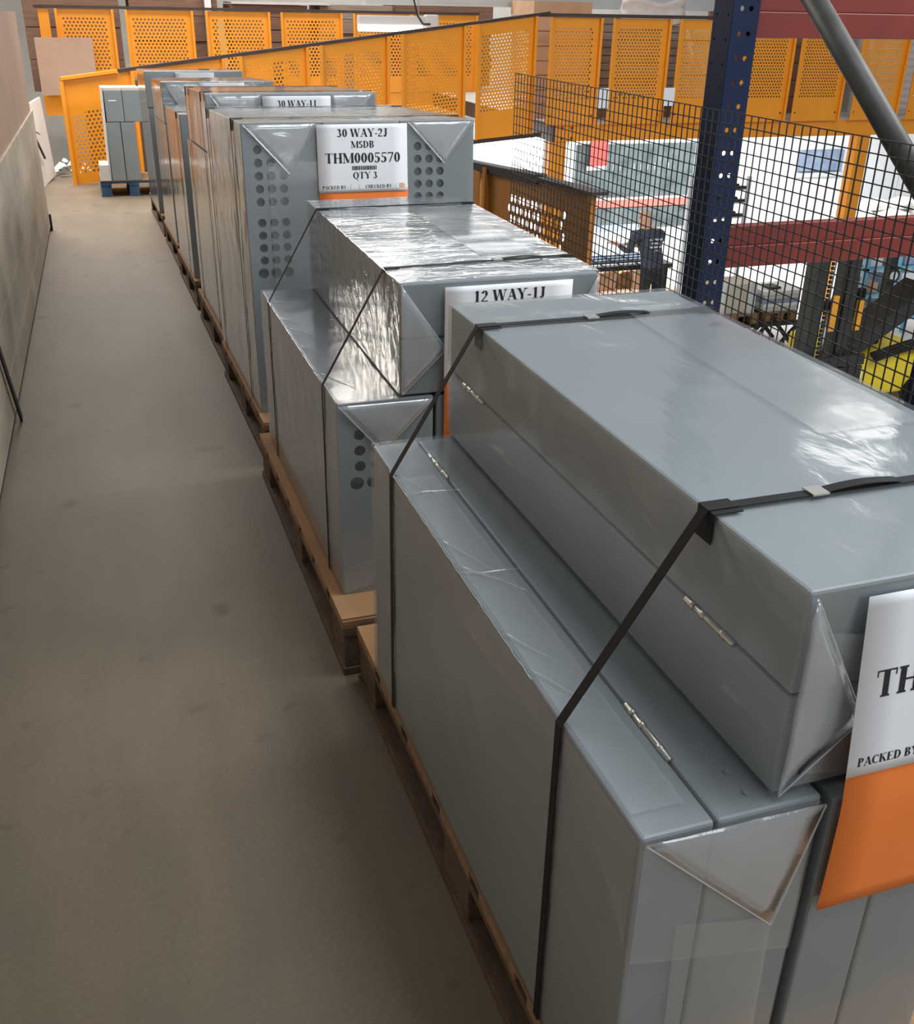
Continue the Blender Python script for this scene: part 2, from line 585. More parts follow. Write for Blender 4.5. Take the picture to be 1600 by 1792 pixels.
# ------------------------------------------------------------------ setting: deck floor, hall floor, walls
mb = MB()
pr = [(-2.5, 0.0), (YH, 0.0), (13.2, -(13.2 - YH) * math.tan(TH))]
for (ya, za), (yb, zb) in zip(pr[:-1], pr[1:]):
    x0, x1 = -1.6, 2.2
    xb = 2.2 if yb < 5 else 0.75
    mb.add([(x0, ya, za - .06), (x1, ya, za - .06), (xb, yb, zb - .06), (x0, yb, zb - .06), (x0, ya, za), (x1, ya, za), (xb, yb, zb), (x0, yb, zb)],
           [(0, 3, 2, 1), (4, 5, 6, 7), (0, 1, 5, 4), (1, 2, 6, 5), (2, 3, 7, 6), (3, 0, 4, 7)])
struct(mb.build('floor', FLOOR))
G = -2.85
struct(MB().box(-8, 26, -4, 30, G - 0.1, G).build('floor_hall', CONC))
struct(MB().box(-8, 26, 27, 27.2, G, 7).build('wall_back', WALLW))
struct(MB().box(20.5, 20.7, -4, 27, G, 7).build('wall_right', WHITE))
struct(MB().box(-8.2, -8, -4, 27, G, 7).build('wall_left', WALLW))

# ------------------------------------------------------------------ left partition: stacked boards with a hardboard sheet on top
def wl(y):
    return -0.378 + (y - 3.015) * math.tan(math.radians(0.526))


def bent(p):
    d = max(0.0, p.y - YH)
    return Vector((wl(p.y) + p.x, p.y, p.z * (1 + 0.02 * d) - d * math.tan(TH)))


def longbox(x0, x1, y0, y1, z0, z1):
    m = MB()
    ys = [y0] + ([YH] if y0 < YH < y1 else []) + [y1]
    vs = []
    for y in ys:
        vs += [(x0, y, z0), (x1, y, z0), (x1, y, z1), (x0, y, z1)]
    fs = [(3, 2, 1, 0), tuple(len(vs) - 4 + k for k in range(4))]
    for i in range(len(ys) - 1):
        for k in range(4):
            fs.append((i * 4 + k, i * 4 + (k + 1) % 4, i * 4 + 4 + (k + 1) % 4, i * 4 + 4 + k))
    m.add(vs, fs)
    return m.map(bent)


part = thing('board_partition', 'low grubby plywood board partition along the left side of the aisle', 'partition', (0, 0, 0))
for za, zb in ((0.03, 0.160), (0.164, 0.360), (0.364, 0.575), (0.579, 0.780)):
    longbox(-0.05, 0, -2.4, YH + 5.48, za, zb).build('board', BOARD, part)
longbox(-0.056, -0.006, -2.4, YH + 5.52, 0.002, 0.034).build('kick_plate', BLACKM, part)
longbox(-0.05, 0.014, YH + 5.482, YH + 5.54, 0.002, 0.11).build('end_foot', BLACKM, part)
sh = thing('hardboard_sheet', 'large brown hardboard sheet standing on top of the left board partition', 'board', (0, 0, 0))
longbox(-0.030, -0.012, 1.1, YH + 5.38, 0.7815, 1.36).build('sheet', CHIP, sh)
o = MB().bar((-0.352, 3.92, -0.030), (-0.360, 3.62, 0.36), 0.035, 0.008, (1, 0, 0)).build('steel_angle', BLACKM)
tag(o, 'black steel strip leaning against the left board partition', 'strip')


# ------------------------------------------------------------------ pallets
def make_pallet(name, label, loc, w, l, h, wood, woodd, rz=0.0, group='wooden pallets under the row of grey cabinets'):
    t = thing(name, label, 'pallet', loc, rz, group)
    n = 7
    bw = l / n * 0.80
    for i in range(n):
        yc = -l / 2 + bw / 2 + i * (l - bw) / (n - 1)
        MB().box(-w / 2, w / 2, yc - bw / 2, yc + bw / 2, h - 0.022, h).build('deck_board', wood, t, bevel=0.002)
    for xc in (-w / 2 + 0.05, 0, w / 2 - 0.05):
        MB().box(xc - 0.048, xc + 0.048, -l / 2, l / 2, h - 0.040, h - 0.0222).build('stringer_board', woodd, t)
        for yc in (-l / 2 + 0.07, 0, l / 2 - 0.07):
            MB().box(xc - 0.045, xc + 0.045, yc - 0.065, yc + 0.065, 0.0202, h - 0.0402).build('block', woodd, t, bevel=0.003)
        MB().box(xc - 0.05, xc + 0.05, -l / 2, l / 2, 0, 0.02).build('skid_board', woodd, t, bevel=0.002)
    return t


PH = 0.146
plab = ['nearest wooden pallet in the row, under the big front cabinets', 'second wooden pallet from the front, under the 12 WAY cabinets',
        'third wooden pallet from the front, under the three tall upright cabinets', 'fourth wooden pallet from the front, under the 30 WAY-1J stack',
        'fifth wooden pallet from the front, under the single shorter cabinet', 'second furthest pallet of the row beside the aisle',
        'furthest wooden pallet of the row beside the aisle']
clab = ['brown cardboard layer under the nearest cabinets', 'brown cardboard layer under the second stack, its corner bare by the aisle',
        'brown cardboard layer under the three tall upright cabinets', 'brown cardboard layer under the 30 WAY-1J stack', 'brown cardboard layer under the single shorter cabinet',
        'brown cardboard layer under the second furthest stack', 'brown cardboard layer under the furthest stack of the row']
pal = [(0.55, 1.90, 0.832), (1.93, 3.09, 0.818), (0.07, 1.18, 0.835), (1.22, 2.28, 0.85), (2.46, 3.5, 0.855), (3.62, 4.75, 0.865), (4.95, 6.4, 0.87)]
for k, ((ya, yb, xc), pl, cl) in enumerate(zip(pal, plab, clab)):
    xo = xc - 0.012 if k == 1 else xc
    p = make_pallet('wooden_pallet', pl, (xo, (ya + yb) / 2, 0), 0.79, yb - ya, PH, WOOD, WOODD)
    o = MB().box(xo - 0.395, xo + 0.395, ya + 0.004, yb - 0.004, PH, PH + 0.005).build('cardboard_sheet', CARD)
    tag(o, cl, 'cardboard', 'cardboard layers on the pallets')
    if k > 1:
        ramp(p)
        ramp(o)
B0 = PH + 0.005


# ------------------------------------------------------------------ cabinets
def orient(kind, w, l, d):
    """canonical: lying, lid on top, origin at base centre. 'stand': lid towards -X, width becomes height"""
    if kind == 'lie':
        return lambda p: p
    return lambda p: Vector((d / 2 - p.z, p.y, p.x + w / 2))


def fbm(p, s):
    return noise.noise(Vector(p) * s)


def wrap_box(o, w, l, d, off, amp, res, seed):
    """film skin as displaced grids over five faces, slightly sucked in between the edges"""
    mb = MB()
    hx, hy = w / 2 + off, l / 2 + off
    z0, z1 = 0.004, d + off

    def disp(p, n, e):
        q = Vector(p) + Vector((seed, seed * 1.7, seed * 0.3))
        a = amp * (fbm(q, 7) * 0.7 + fbm(q, 19) * 0.45 + abs(fbm((q.x * 3 + q.y, q.y * 3 - q.x, q.z * 6), 6)) * 0.9)
        k = min(1.0, e / 0.05)
        return Vector(p) + Vector(n) * (a * k)

    def face(fn, n, lu, lv):
        nu, nv = max(2, int(lu / res)), max(2, int(lv / res))
        mb.grid(lambda a, b: disp(fn(a, b), n, min(a, 1 - a) * lu if lu < lv else min(a * lu, (1 - a) * lu, b * lv, (1 - b) * lv) + 0.0), nu, nv)
    face(lambda a, b: (-hx + 2 * hx * a, -hy + 2 * hy * b, z1), (0, 0, 1), 2 * hx, 2 * hy)
    face(lambda a, b: (-hx, hy - 2 * hy * a, z0 + (z1 - z0) * b), (-1, 0, 0), 2 * hy, z1 - z0)
    face(lambda a, b: (hx, -hy + 2 * hy * a, z0 + (z1 - z0) * b), (1, 0, 0), 2 * hy, z1 - z0)
    face(lambda a, b: (-hx + 2 * hx * a, -hy, z0 + (z1 - z0) * b), (0, -1, 0), 2 * hx, z1 - z0)
    face(lambda a, b: (hx - 2 * hx * a, hy, z0 + (z1 - z0) * b), (0, 1, 0), 2 * hx, z1 - z0)
    return mb.map(o)


def fold_tri(t, pts, n=(0, -1, 0), off=0.007, name='film_fold'):
    """a folded triangle of film lying on a face"""
    pts = [Vector(p) + Vector(n) * off for p in pts]
    a, b, c = pts
    mb = MB()
    N = 10
    idx = {}
    for i in range(N + 1):
        for j in range(N + 1 - i):
            p = a + (b - a) * (i / N) + (c - a) * (j / N)
            e = min(i, j, N - i - j) / N
            p = p + Vector(n) * (0.004 * e + 0.0022 * fbm(p * 1.0 + Vector((3, 1, 2)), 22))
            idx[i, j] = len(mb.v)
            mb.v.append(tuple(p))
    for i in range(N):
        for j in range(N - i):
            mb.f.append([idx[i, j], idx[i + 1, j], idx[i, j + 1]])
            mb.m.append(0)
            if i + j < N - 1:
                mb.f.append([idx[i + 1, j], idx[i + 1, j + 1], idx[i, j + 1]])
                mb.m.append(0)
    mb.build(name, FOLD, t, smooth=True, solid=0.0006)
    # welded crease along two edges
    cr = MB()
    for p, q in ((a, c), (b, c)):
        cr.tube([p + Vector(n) * 0.002, q + Vector(n) * 0.003], 0.0009, 5)
    cr.build('film_crease', FOLD, t)


def cabinet(label, loc, w, l, d, kind='lie', rz=0.0, lid=None, hinges=True, film=FILM, amp=0.0022, res=0.022, group='film-wrapped grey electrical cabinets', holes=None, wrap=True, hl=0.10, screws=True):
    t = thing('electrical_cabinet', label, 'cabinet', loc, rz, group)
    o = orient(kind, w, l, d)
    yf = -l / 2 + (0.02 if holes else 0)
    if lid:
        xe = -w / 2 - 0.001 if kind == 'lie' else w / 2 + 0.001
        zs = d - lid
        MB().box(-w / 2, w / 2, yf, l / 2, 0, zs - 0.0016).map(o).build('body', GREY, t, bevel=0.004)
        MB().box(-w / 2 + 0.004, w / 2 - 0.004, yf + 0.004, l / 2 - 0.004, zs - 0.0016, zs + 0.0016).map(o).build('gasket', GREYD, t)
        MB().box(-w / 2, w / 2, yf, l / 2, zs + 0.0016, d).map(o).build('door', GREY, t, bevel=0.004)
        if hinges:
            for yh in (-l / 2 + 0.15, l / 2 - 0.13):
                hm = MB()
                hm.tube([(xe, yh - hl / 2, zs), (xe, yh + hl / 2, zs)], 0.0042, 8)
                for q in (-0.3, 0.12, 0.35):
                    hm.tube([(xe, yh + hl * q - 0.004, zs), (xe, yh + hl * q + 0.004, zs)], 0.0052, 8)
                hm.map(o).build('hinge', STEEL, t, smooth=True)
    else:
        MB().box(-w / 2, w / 2, yf, l / 2, 0, d).map(o).build('body', GREY, t, bevel=0.004)
    if holes:
        pm = MB()
        X0, X1 = (-w / 2, w / 2) if kind == 'lie' else (-d / 2, d / 2)
        Z1 = d if kind == 'lie' else w
        holed(pm, holes, X0, X1, 0, Z1, 12)
        pm.map(lambda p: Vector((p.x, p.y - l / 2 + 0.001, p.z))).build('end_plate', GREY, t, solid=0.002)
        rm = MB()
        rm.box(X0, X0 + 0.002, -l / 2 + 0.002, yf, 0, Z1).box(X1 - 0.002, X1, -l / 2 + 0.002, yf, 0, Z1)
        rm.box(X0, X1, -l / 2 + 0.002, yf, Z1 - 0.002, Z1).box(X0, X1, -l / 2 + 0.002, yf, 0, 0.002)
        rm.build('end_rim', GREY, t)
    if wrap:
        wrap_box(o, w, l, d, 0.0035, amp, res, loc[0] * 3 + loc[1] * 5 + loc[2]).build('shrink_wrap', film, t, smooth=True)
    return t


# ---- stack A (front)
cA1 = cabinet('front grey cabinet standing on edge beside the aisle, left of the lower pair', (0.5475, 1.203, B0), 0.500, 1.062, 0.215, 'stand', 0.0, lid=0.086, hl=0.105)
cA2 = cabinet('grey cabinet standing on edge at the bottom right corner, partly behind the orange sheet', (0.7735, 1.195, B0), 0.498, 1.062, 0.215, 'stand', 0.0, lid=0.086)
cA3 = cabinet('largest front grey cabinet lying flat on top of the nearest stack', (0.820, 1.216, B0 + 0.505), 0.448, 1.058, 0.247, 'lie', 0.006, lid=0.122, film=FILMS)
# folds and laps of the front stack (local coordinates)
fold_tri(cA1, [(-0.107, -0.531, 0.500), (0.105, -0.531, 0.497), (0.065, -0.531, 0.335)], off=0.009)
fold_tri(cA3, [(-0.222, -0.529, 0.245), (-0.222, -0.529, 0.004), (-0.135, -0.529, 0.085)], off=0.008)
fold_tri(cA2, [(-0.107, -0.531, 0.497), (0.105, -0.531, 0.497), (0.0, -0.531, 0.36)], off=0.009)


def lap(t, fn, nu, nv, name='film_lap', m=None):
    MB().grid(fn, nu, nv).build(name, m or LAP, t, smooth=True)


# second layer of film on the aisle side of the front lower cabinet, its lower edge bowed
def lapA(a, b):
    y = -0.527 + 1.0 * a
    edge = 0.345 + 0.10 * min(1.0, a / 0.16) ** 0.6 if a < 0.16 else 0.445 + 0.012 * math.sin(a * 9)
    return (-0.1105 - 0.0012 * math.sin(a * 14 + b), y, 0.496 - (0.496 - edge) * b)


lap(cA1, lapA, 50, 6)
lap(cA1, lambda a, b: (-0.055 + 0.125 * a + 0.012 * b, -0.5365 - 0.002 * math.sin(a * 3), 0.37 - 0.03 * a - 0.36 * b), 6, 14)
lap(cA1, lambda a, b: (-0.106 + 0.21 * a, -0.536 - 0.001 * math.sin(a * 6), 0.497 - (0.17 + 0.05 * a) * b), 10, 8)
lap(cA1, lambda a, b: (-0.104 + 0.062 * a, -0.50 + 0.86 * b, 0.5048 + 0.0006 * math.sin(b * 20)), 5, 40)
lap(cA3, lambda a, b: (-0.20 + 0.11 * a - 0.02 * b, -0.5345 - 0.003 * math.sin(a * 3), 0.20 - 0.17 * b - 0.02 * a), 5, 8)
lap(cA3, lambda a, b: (0.03 + 0.16 * a + 0.03 * b, -0.2 + 0.62 * b, 0.2525 + 0.0007 * math.sin(b * 15)), 6, 30)


def creases(t, xe, zt, y0, y1, n, span, seed, sgn=-1):
    """fine pulled ridges in the film running in from the outer top edge, and the puckered edge itself"""
    random.seed(seed)
    m = MB()
    for k in range(n):
        y = y0 + (y1 - y0) * (k + random.random()) / n
        ln = span * random.uniform(0.35, 1.0)
        dy = random.uniform(-0.16, 0.03)
        pts = [(xe - sgn * ln * q, y + dy * q + 0.004 * math.sin(q * 7 + k), zt + 0.0042 + 0.0005 * math.sin(q * 3)) for q in (0.0, 0.3, 0.65, 1.0)]
        m.tube(pts, [0.0010, 0.0014, 0.0009, 0.0002], 5)
    N = 46
    m.tube([(xe + sgn * 0.0035, y0 + (y1 - y0) * i / N, zt + 0.003 + 0.0016 * math.sin(i * 1.9 + seed) * math.sin(i * 0.37)) for i in range(N + 1)], 0.0011, 5)
    m.build('film_crease', FOLD, t, smooth=True)


creases(cA1, -0.1075, 0.500, -0.25, 0.40, 7, 0.11, 4)
# rivet heads near the end of the lower cabinet's top
for q in ((0.028, -0.47), (0.030, -0.505)):
    MB().tube([(q[0], q[1], 0.4995), (q[0], q[1], 0.5032)], 0.0035, 8).build('rivet', GREY, cA1)

# ---- stack B
rowsB = []
for zc, big in ((0.280, 1), (0.321, 0), (0.3585, 0), (0.396, 0)):
    rowsB.append((zc - 0.0185, zc + 0.0185, [(-0.068, 0.0185), (-0.030, 0.0185), (0.008, 0.0185)] if big else [(-0.060, 0.0185), (-0.023, 0.0185), (0.014, 0.0185)], 0.0158 if big else 0.0128))
cB1 = cabinet('grey cabinet on edge in the second stack, round knockouts in its end', (0.5475, 2.535, B0), 0.470, 0.99, 0.215, 'stand', 0.0, holes=rowsB, lid=None)
cB2 = cabinet('grey cabinet standing on edge in the second stack, mostly hidden behind the 12 WAY label', (0.771, 2.535, B0), 0.468, 0.99, 0.215, 'stand', 0.0, lid=None)
cB3 = cabinet('grey cabinet lying flat on top of the second stack, tied with two straps', (0.812, 2.535, B0 + 0.475), 0.452, 0.985, 0.245, 'lie', -0.008, lid=0.12, hinges=False, film=FILMX, amp=0.003)
fold_tri(cB1, [(-0.107, -0.495, 0.468), (0.105, -0.495, 0.466), (-0.01, -0.495, 0.352)])
creases(cB1, -0.1075, 0.470, -0.35, 0.40, 5, 0.10, 9)
creases(cB3, -0.226, 0.245, -0.47, 0.45, 7, 0.22, 5)
fold_tri(cB3, [(-0.225, -0.4925, 0.243), (-0.225, -0.4925, 0.004), (-0.125, -0.4925, 0.10)])
fold_tri(cB3, [(0.225, -0.4925, 0.243), (0.225, -0.4925, 0.02), (0.15, -0.4925, 0.10)])
lap(cB1, lambda a, b: (-0.105 + 0.21 * a, -0.5005, 0.07 + 0.05 * a - 0.066 * b), 6, 4)
lap(cB3, lambda a, b: (0.02 + 0.14 * a, -0.3 + 0.62 * b, 0.2505 + 0.0009 * math.sin(b * 25)), 6, 30)

# ---- stack C: three tall cabinets side by side
rowsC = []
zs = [0.989 - 0.0386 * k for k in range(5)] + [0.771 - 0.0386 * k for k in range(4)] + [0.615]
for k, zc in enumerate(sorted(z - B0 for z in zs)):
    big = k == 0
    cs = [(-0.079, 0.0185), (-0.041, 0.0185), (-0.004, 0.0185)]
    if big:
        cs = [(-0.085, 0.019), (-0.044, 0.019), (-0.004, 0.019)]
    rowsC.append((zc - 0.0188, zc + 0.0188, cs, 0.0165 if big else 0.0132))
rowsC3 = [(a, b, [(c + 0.012, h) for c, h in cs], r) for a, b, cs, r in rowsC]
cC1 = cabinet('tall upright grey cabinet in the three-cabinet stack, left one with columns of round knockouts', (0.575, 0.675, B0), 0.914, 0.99, 0.246, 'stand', 0.0, holes=rowsC, film=FILMS)
cC2 = cabinet('tall upright grey cabinet in the three-cabinet stack, middle one behind the 30 WAY-2J label', (0.8245, 0.675, B0), 0.914, 0.99, 0.246, 'stand', 0.0, film=FILMS)
cC3 = cabinet('tall upright grey cabinet in the three-cabinet stack, right one with knockouts beside the label', (1.074, 0.675, B0), 0.914, 0.99, 0.246, 'stand', 0.0, holes=rowsC3, film=FILMS)
fold_tri(cC1, [(-0.12, -0.495, 0.911), (0.105, -0.495, 0.911), (0.015, -0.495, 0.765)])
fold_tri(cC3, [(-0.10, -0.495, 0.911), (0.12, -0.495, 0.911), (0.02, -0.495, 0.785)])
lap(cC1, lambda a, b: (-0.05 + 0.17 * a, -0.503, 0.80 - 0.45 * b), 6, 14)

# ---- stack D
cD1 = cabinet('grey cabinet at the bottom of the 30 WAY-1J stack, mostly hidden behind the tall cabinets', (0.815, 1.735, B0), 0.69, 0.90, 0.727, 'lie', 0.0, film=FILMS, res=0.04)
cD2 = cabinet('grey cabinet lying on top of the 30 WAY-1J stack', (0.820, 1.725, B0 + 0.732), 0.69, 0.85, 0.226, 'lie', 0.0, film=FILMS, res=0.04)
fold_tri(cD2, [(-0.33, -0.425, 0.223), (-0.13, -0.425, 0.223), (-0.2, -0.425, 0.03)])
fold_tri(cD2, [(0.15, -0.425, 0.223), (0.33, -0.425, 0.223), (0.2, -0.425, 0.03)])
# ---- stack E, F, G
cE = cabinet('single shorter grey cabinet behind the 30 WAY-1J stack', (0.80, 2.98, B0), 0.66, 0.86, 0.82, 'lie', 0.0, film=FILMS, res=0.05)
cF1 = cabinet('lower grey cabinet of the second furthest stack in the row', (0.812, 4.18, B0), 0.665, 0.98, 0.706, 'lie', 0.0, film=FILMS, res=0.05)
cF2 = cabinet('upper grey cabinet of the second furthest stack, crinkled film shining on top', (0.81, 4.14, B0 + 0.711), 0.667, 0.88, 0.232, 'lie', 0.0, film=FILMX, res=0.05, amp=0.005)
fold_tri(cF2, [(-0.32, -0.44, 0.229), (-0.08, -0.44, 0.229), (-0.2, -0.44, 0.02)])
cG1 = cabinet('lower grey cabinet of the furthest stack in the row', (0.81, 5.62, B0), 0.68, 1.04, 0.732, 'lie', 0.0, film=FILMS, res=0.05)
cG2 = cabinet('upper grey cabinet of the furthest stack in the row', (0.81, 5.58, B0 + 0.737), 0.69, 0.95, 0.242, 'lie', 0.0, film=FILMS, res=0.05)
for c in (cC1, cC2, cC3, cD1, cD2, cE, cF1, cF2, cG1, cG2):
    ramp(c)

# ---- stack H on the blue pallet at the end of the aisle
HS = 7.45
ramp(make_pallet('wooden_pallet', 'small blue pallet at the end of the aisle by the orange gate', (0.395, HS + 0.37, 0), 0.60, 0.72, 0.139, WOODB, WOODB, group=None))
hl_ = ['grey cabinet on the blue pallet, lower left of four', 'grey cabinet on the blue pallet, lower right of four', 'grey cabinet on the blue pallet, upper left of four with a pale strip', 'grey cabinet on the blue pallet, upper right of four']
HB = 0.1445
for (x, z, h, wd), lb in zip(((0.270, HB, 0.510, 0.127), (0.403, HB, 0.510, 0.127), (0.299, HB + 0.515, 0.27, 0.157), (0.460, HB + 0.515, 0.27, 0.157)), hl_):
    c = cabinet(lb, (x, HS + 0.34, z), wd, 0.66, h, 'lie', wrap=False, group='grey cabinets on the blue pallet', lid=None)
    if 'pale strip' in lb:
        MB().box(-0.042, 0.025, -0.3318, -0.3302, 0.178, 0.188).build('tape_strip', PAPER, c)
    if z > 0.3:
        MB().box(-wd / 2, wd / 2, -0.33, 0.33, h, h + 0.025).build('foam_lid', FOAM, c)
    ramp(c)
o = MB().box(0.10, 0.69, HS + 0.005, HS + 0.72, 0.1392, 0.144).build('cardboard_sheet', CARD)
tag(ramp(o), 'cardboard layer on the blue pallet at the end of the aisle', 'cardboard', 'cardboard layers on the pallets')
fm = MB()
ya, yb = HS + 0.002, HS + 0.66
fm.add([(0.199, ya, 0.145), (0.199, yb, 0.145), (0.214, yb, 0.955), (0.214, ya, 0.955), (0.187, ya, 0.145), (0.187, yb, 0.145), (0.202, yb, 0.955), (0.202, ya, 0.955)],
       [(0, 1, 2, 3), (7, 6, 5, 4), (0, 4, 5, 1), (1, 5, 6, 2), (2, 6, 7, 3), (3, 7, 4, 0)])
fm.box(0.105, 0.186, ya, yb - 0.2, 0.145, 0.285)
tag(ramp(fm.build('foam_sheet', FOAM)), 'pale foam sheet against the left side of the stack on the blue pallet', 'foam sheet')


# ------------------------------------------------------------------ straps with corner protectors
def strap(label, y, xl, xr, zt, xo_l, zo, zb, xo_r, dy_top=0.0, buckle=None, w=0.013, prot=0.03, skew=0.0, dy_low=0.0):
    """band over a stack: pallet edge -> lower outer edge -> upper edge -> across -> down"""
    t = thing('strapping_band', label, 'strap', (xl, y, zb), 0, 'black straps round the cabinet stacks')
    e = 0.0055
    pts = [(xo_l - e, y + dy_low, zb), (xo_l - e, y + dy_low, zo), (xl - e - 0.002, y, zt + e), (xr + e, y + skew, zt + e), (xo_r + e, y + skew, zo), (xo_r + e, y + skew, zb)]
    pts = [Vector(p) - Vector((xl, y, zb)) for p in pts]
    if abs(xo_l - xl) < 1e-3:
        pts.pop(1)
    m = MB()
    for a, b in zip(pts[:-1], pts[1:]):
        d = (b - a).normalized()
        m.bar(a - d * 0.0006, b + d * 0.0006, w, 0.0011, (Vector((0, 1, 0)).cross(d)))
    m.build('band', BLACK, t)
    for sx, x, yy in ((1, xl, 0.0), (-1, xr, skew)):
        p = MB()
        px = x - xl
        za = zt - zb
        x_o = px - sx * 0.0048
        p.box(min(x_o, x_o + sx * prot), max(x_o, x_o + sx * prot), yy - prot * 0.45, yy + prot * 0.45, za + 0.0035, za + 0.0048)
        p.box(min(x_o, x_o - sx * 0.0013), max(x_o, x_o - sx * 0.0013), yy - prot * 0.45, yy + prot * 0.45, za - prot * 0.9, za + 0.0048)
        p.build('corner_protector', BLACK, t)
    if buckle is not None:
        bx = buckle - xl
        yy = skew * (bx / max(1e-6, xr - xl))
        k = MB()
        k.box(bx - 0.011, bx + 0.011, yy - w * 0.75, yy + w * 0.75, zt - zb + 0.0062, zt - zb + 0.0085)
        k.build('buckle', STEEL, t)
        tl = MB()
        tl.grid(lambda a, b: (bx + 0.012 + 0.10 * a, yy - w / 2 + w * b, zt - zb + 0.0075 + 0.0035 * math.sin(PI * a)), 8, 1)
        tl.build('loose_tail', BLACK, t, solid=0.0011)
    return t


ZA, ZAO = B0 + 0.505 + 0.247, B0 + 0.500
strap('front black strap across the nearest stack, with a silver buckle', 0.866, 0.599, 1.046, ZA, 0.44, ZAO, B0 + 0.002, 0.882, buckle=0.735, w=0.0145, prot=0.036)
strap('rear black strap across the nearest stack', 1.592, 0.596, 1.042, ZA, 0.44, ZAO, B0 + 0.002, 0.882, buckle=0.80, w=0.0145, prot=0.036)
ZB, ZBO = B0 + 0.475 + 0.245, B0 + 0.470
strap('front black strap across the second stack', 2.168, 0.589, 1.036, ZB, 0.44, ZBO, B0 + 0.002, 0.879, skew=0.025, w=0.011, buckle=0.85)
strap('rear black strap across the second stack', 2.89, 0.592, 1.040, ZB, 0.44, ZBO, B0 + 0.002, 0.879, skew=0.01, w=0.011)
ZC = B0 + 0.914
ramp(strap('front black strap round the three tall upright cabinets', 0.36, 0.451, 1.197, ZC, 0.451, ZC, B0 + 0.002, 1.197, w=0.009, prot=0.035))
ramp(strap('rear black strap round the three tall upright cabinets', 1.05, 0.451, 1.197, ZC, 0.451, ZC, B0 + 0.002, 1.197, w=0.009, prot=0.035))
ZD = B0 + 0.958
ramp(strap('front black strap round the 30 WAY-1J stack', 1.40, 0.470, 1.165, ZD, 0.470, ZD, B0 + 0.002, 1.165, w=0.009, prot=0.035))
ramp(strap('rear black strap round the 30 WAY-1J stack', 2.04, 0.470, 1.165, ZD, 0.470, ZD, B0 + 0.002, 1.165, w=0.009, prot=0.035))
ramp(strap('black strap round the single shorter cabinet behind the 30 WAY-1J stack', 2.70, 0.470, 1.13, B0 + 0.82, 0.470, B0 + 0.82, B0 + 0.002, 1.13, w=0.009, prot=0.03))


# ------------------------------------------------------------------ labels: white sheet over an orange sheet
def shipping_label(label, x, y, ztop, w, hw, ho, lines, bulge=0.0, small=True, lean=0.0):
    t = thing('shipping_label', label, 'label', (x + w / 2, y, ztop - hw - ho), 0, 'white and orange paper labels on the stacks')
    zt = hw + ho

    def yb(z):
        a = (zt - z) / max(1e-6, zt)
        return -0.003 - bulge * math.sin(min(1, a) * PI * 0.75) - lean * min(1.0, a * 1.6)

    if ho:
        MB().grid(lambda a, b: (-w / 2 + w * a + 0.002, yb(b * (ho + 0.02)) + 0.0022, b * (ho + 0.02)), 6, 12).build('orange_sheet', ORANGEP, t, smooth=True, solid=0.0003)
    MB().grid(lambda a, b: (-w / 2 + w * a, yb(ho + hw * b), ho + hw * b), 6, 16).build('white_sheet', PAPER, t, smooth=True, solid=0.0003)
    jobs = [(txt, h * hw, cx * w - sum(glyph(c)[1] for c in txt) * h * hw * TXW / 2, ho + hw * zf) for txt, h, zf, cx in lines]
    if small:
        hs_ = hw * 0.05
        jobs += [(q, hs_, w * fx, ho + hw * 0.055) for q, fx in (('PACKED BY - [', -0.46), (']', -0.06), ('CHECKED BY - [', 0.02), (']', 0.455))]
    for txt, h, xa, z in jobs:
        tm = text_mb(txt, h, x0=xa, z=z)
        tm.map(lambda p: Vector((p.x, yb(p.z) - 0.0006, p.z))).build('printed_text', INK, t)
    if small:
        bc = MB()
        random.seed(3)
        xx = -w * 0.125
        while xx < w * 0.15:
            ww = random.choice((0.0014, 0.0024, 0.0032)) * w / 0.28
            bc.box(xx, xx + ww, -0.0002, 0.0001, ho + hw * 0.33, ho + hw * 0.39)
            xx += ww + random.choice((0.0012, 0.002)) * w / 0.28
        bc.map(lambda p: Vector((p.x, p.y + yb(p.z) - 0.0006, p.z))).build('barcode', INK, t)
        pm = MB()
        pm.box(w * 0.405, w * 0.455, -0.0002, 0.0001, ho + hw * 0.05, ho + hw * 0.12)
        pm.map(lambda p: Vector((p.x, p.y + yb(p.z) - 0.0006, p.z))).build('pen_mark', PEN, t)
    return t


full = lambda a: [(a, 0.118, 0.815, 0.0), ('MSDB', 0.10, 0.655, 0.0), ('THM0005570', 0.148, 0.435, 0.0), ('QTY 3', 0.10, 0.20, 0.02)]
shipping_label('white and orange label hanging off the front cabinet at the right edge, text cut off', 0.661, 0.679, 0.893, 0.299, 0.205, 0.188,
               [('WAY-1J', 0.118, 0.69, -0.095), ('THM', 0.15, 0.44, -0.27)], bulge=0.004, lean=0.024)
shipping_label('white label reading 12 WAY-1J on the second stack', 0.676, 2.032, 0.862, 0.293, 0.208, 0.13, [('12 WAY-1J', 0.118, 0.825, 0.0), ('MSDB', 0.10, 0.65, 0.01)], small=False)
ramp(shipping_label('white and orange label reading 30 WAY-2J MSDB on the three tall cabinets', 0.679, 0.172, 1.059, 0.290, 0.203, 0.19, full('30 WAY-2J')))
ramp(shipping_label('white label reading 30 WAY-1J in front of the higher stack behind', 0.694, 1.288, 1.100, 0.278, 0.20, 0.0, [('30 WAY-1J', 0.118, 0.80, 0.0)], small=False))
ramp(shipping_label('blank-looking white label on the second furthest stack', 0.691, 3.69, 1.089, 0.276, 0.19, 0.0, [], small=False))
ramp(shipping_label('blank-looking white label on the furthest stack of the row', 0.677, 5.093, 1.122, 0.275, 0.19, 0.0, [], small=False))


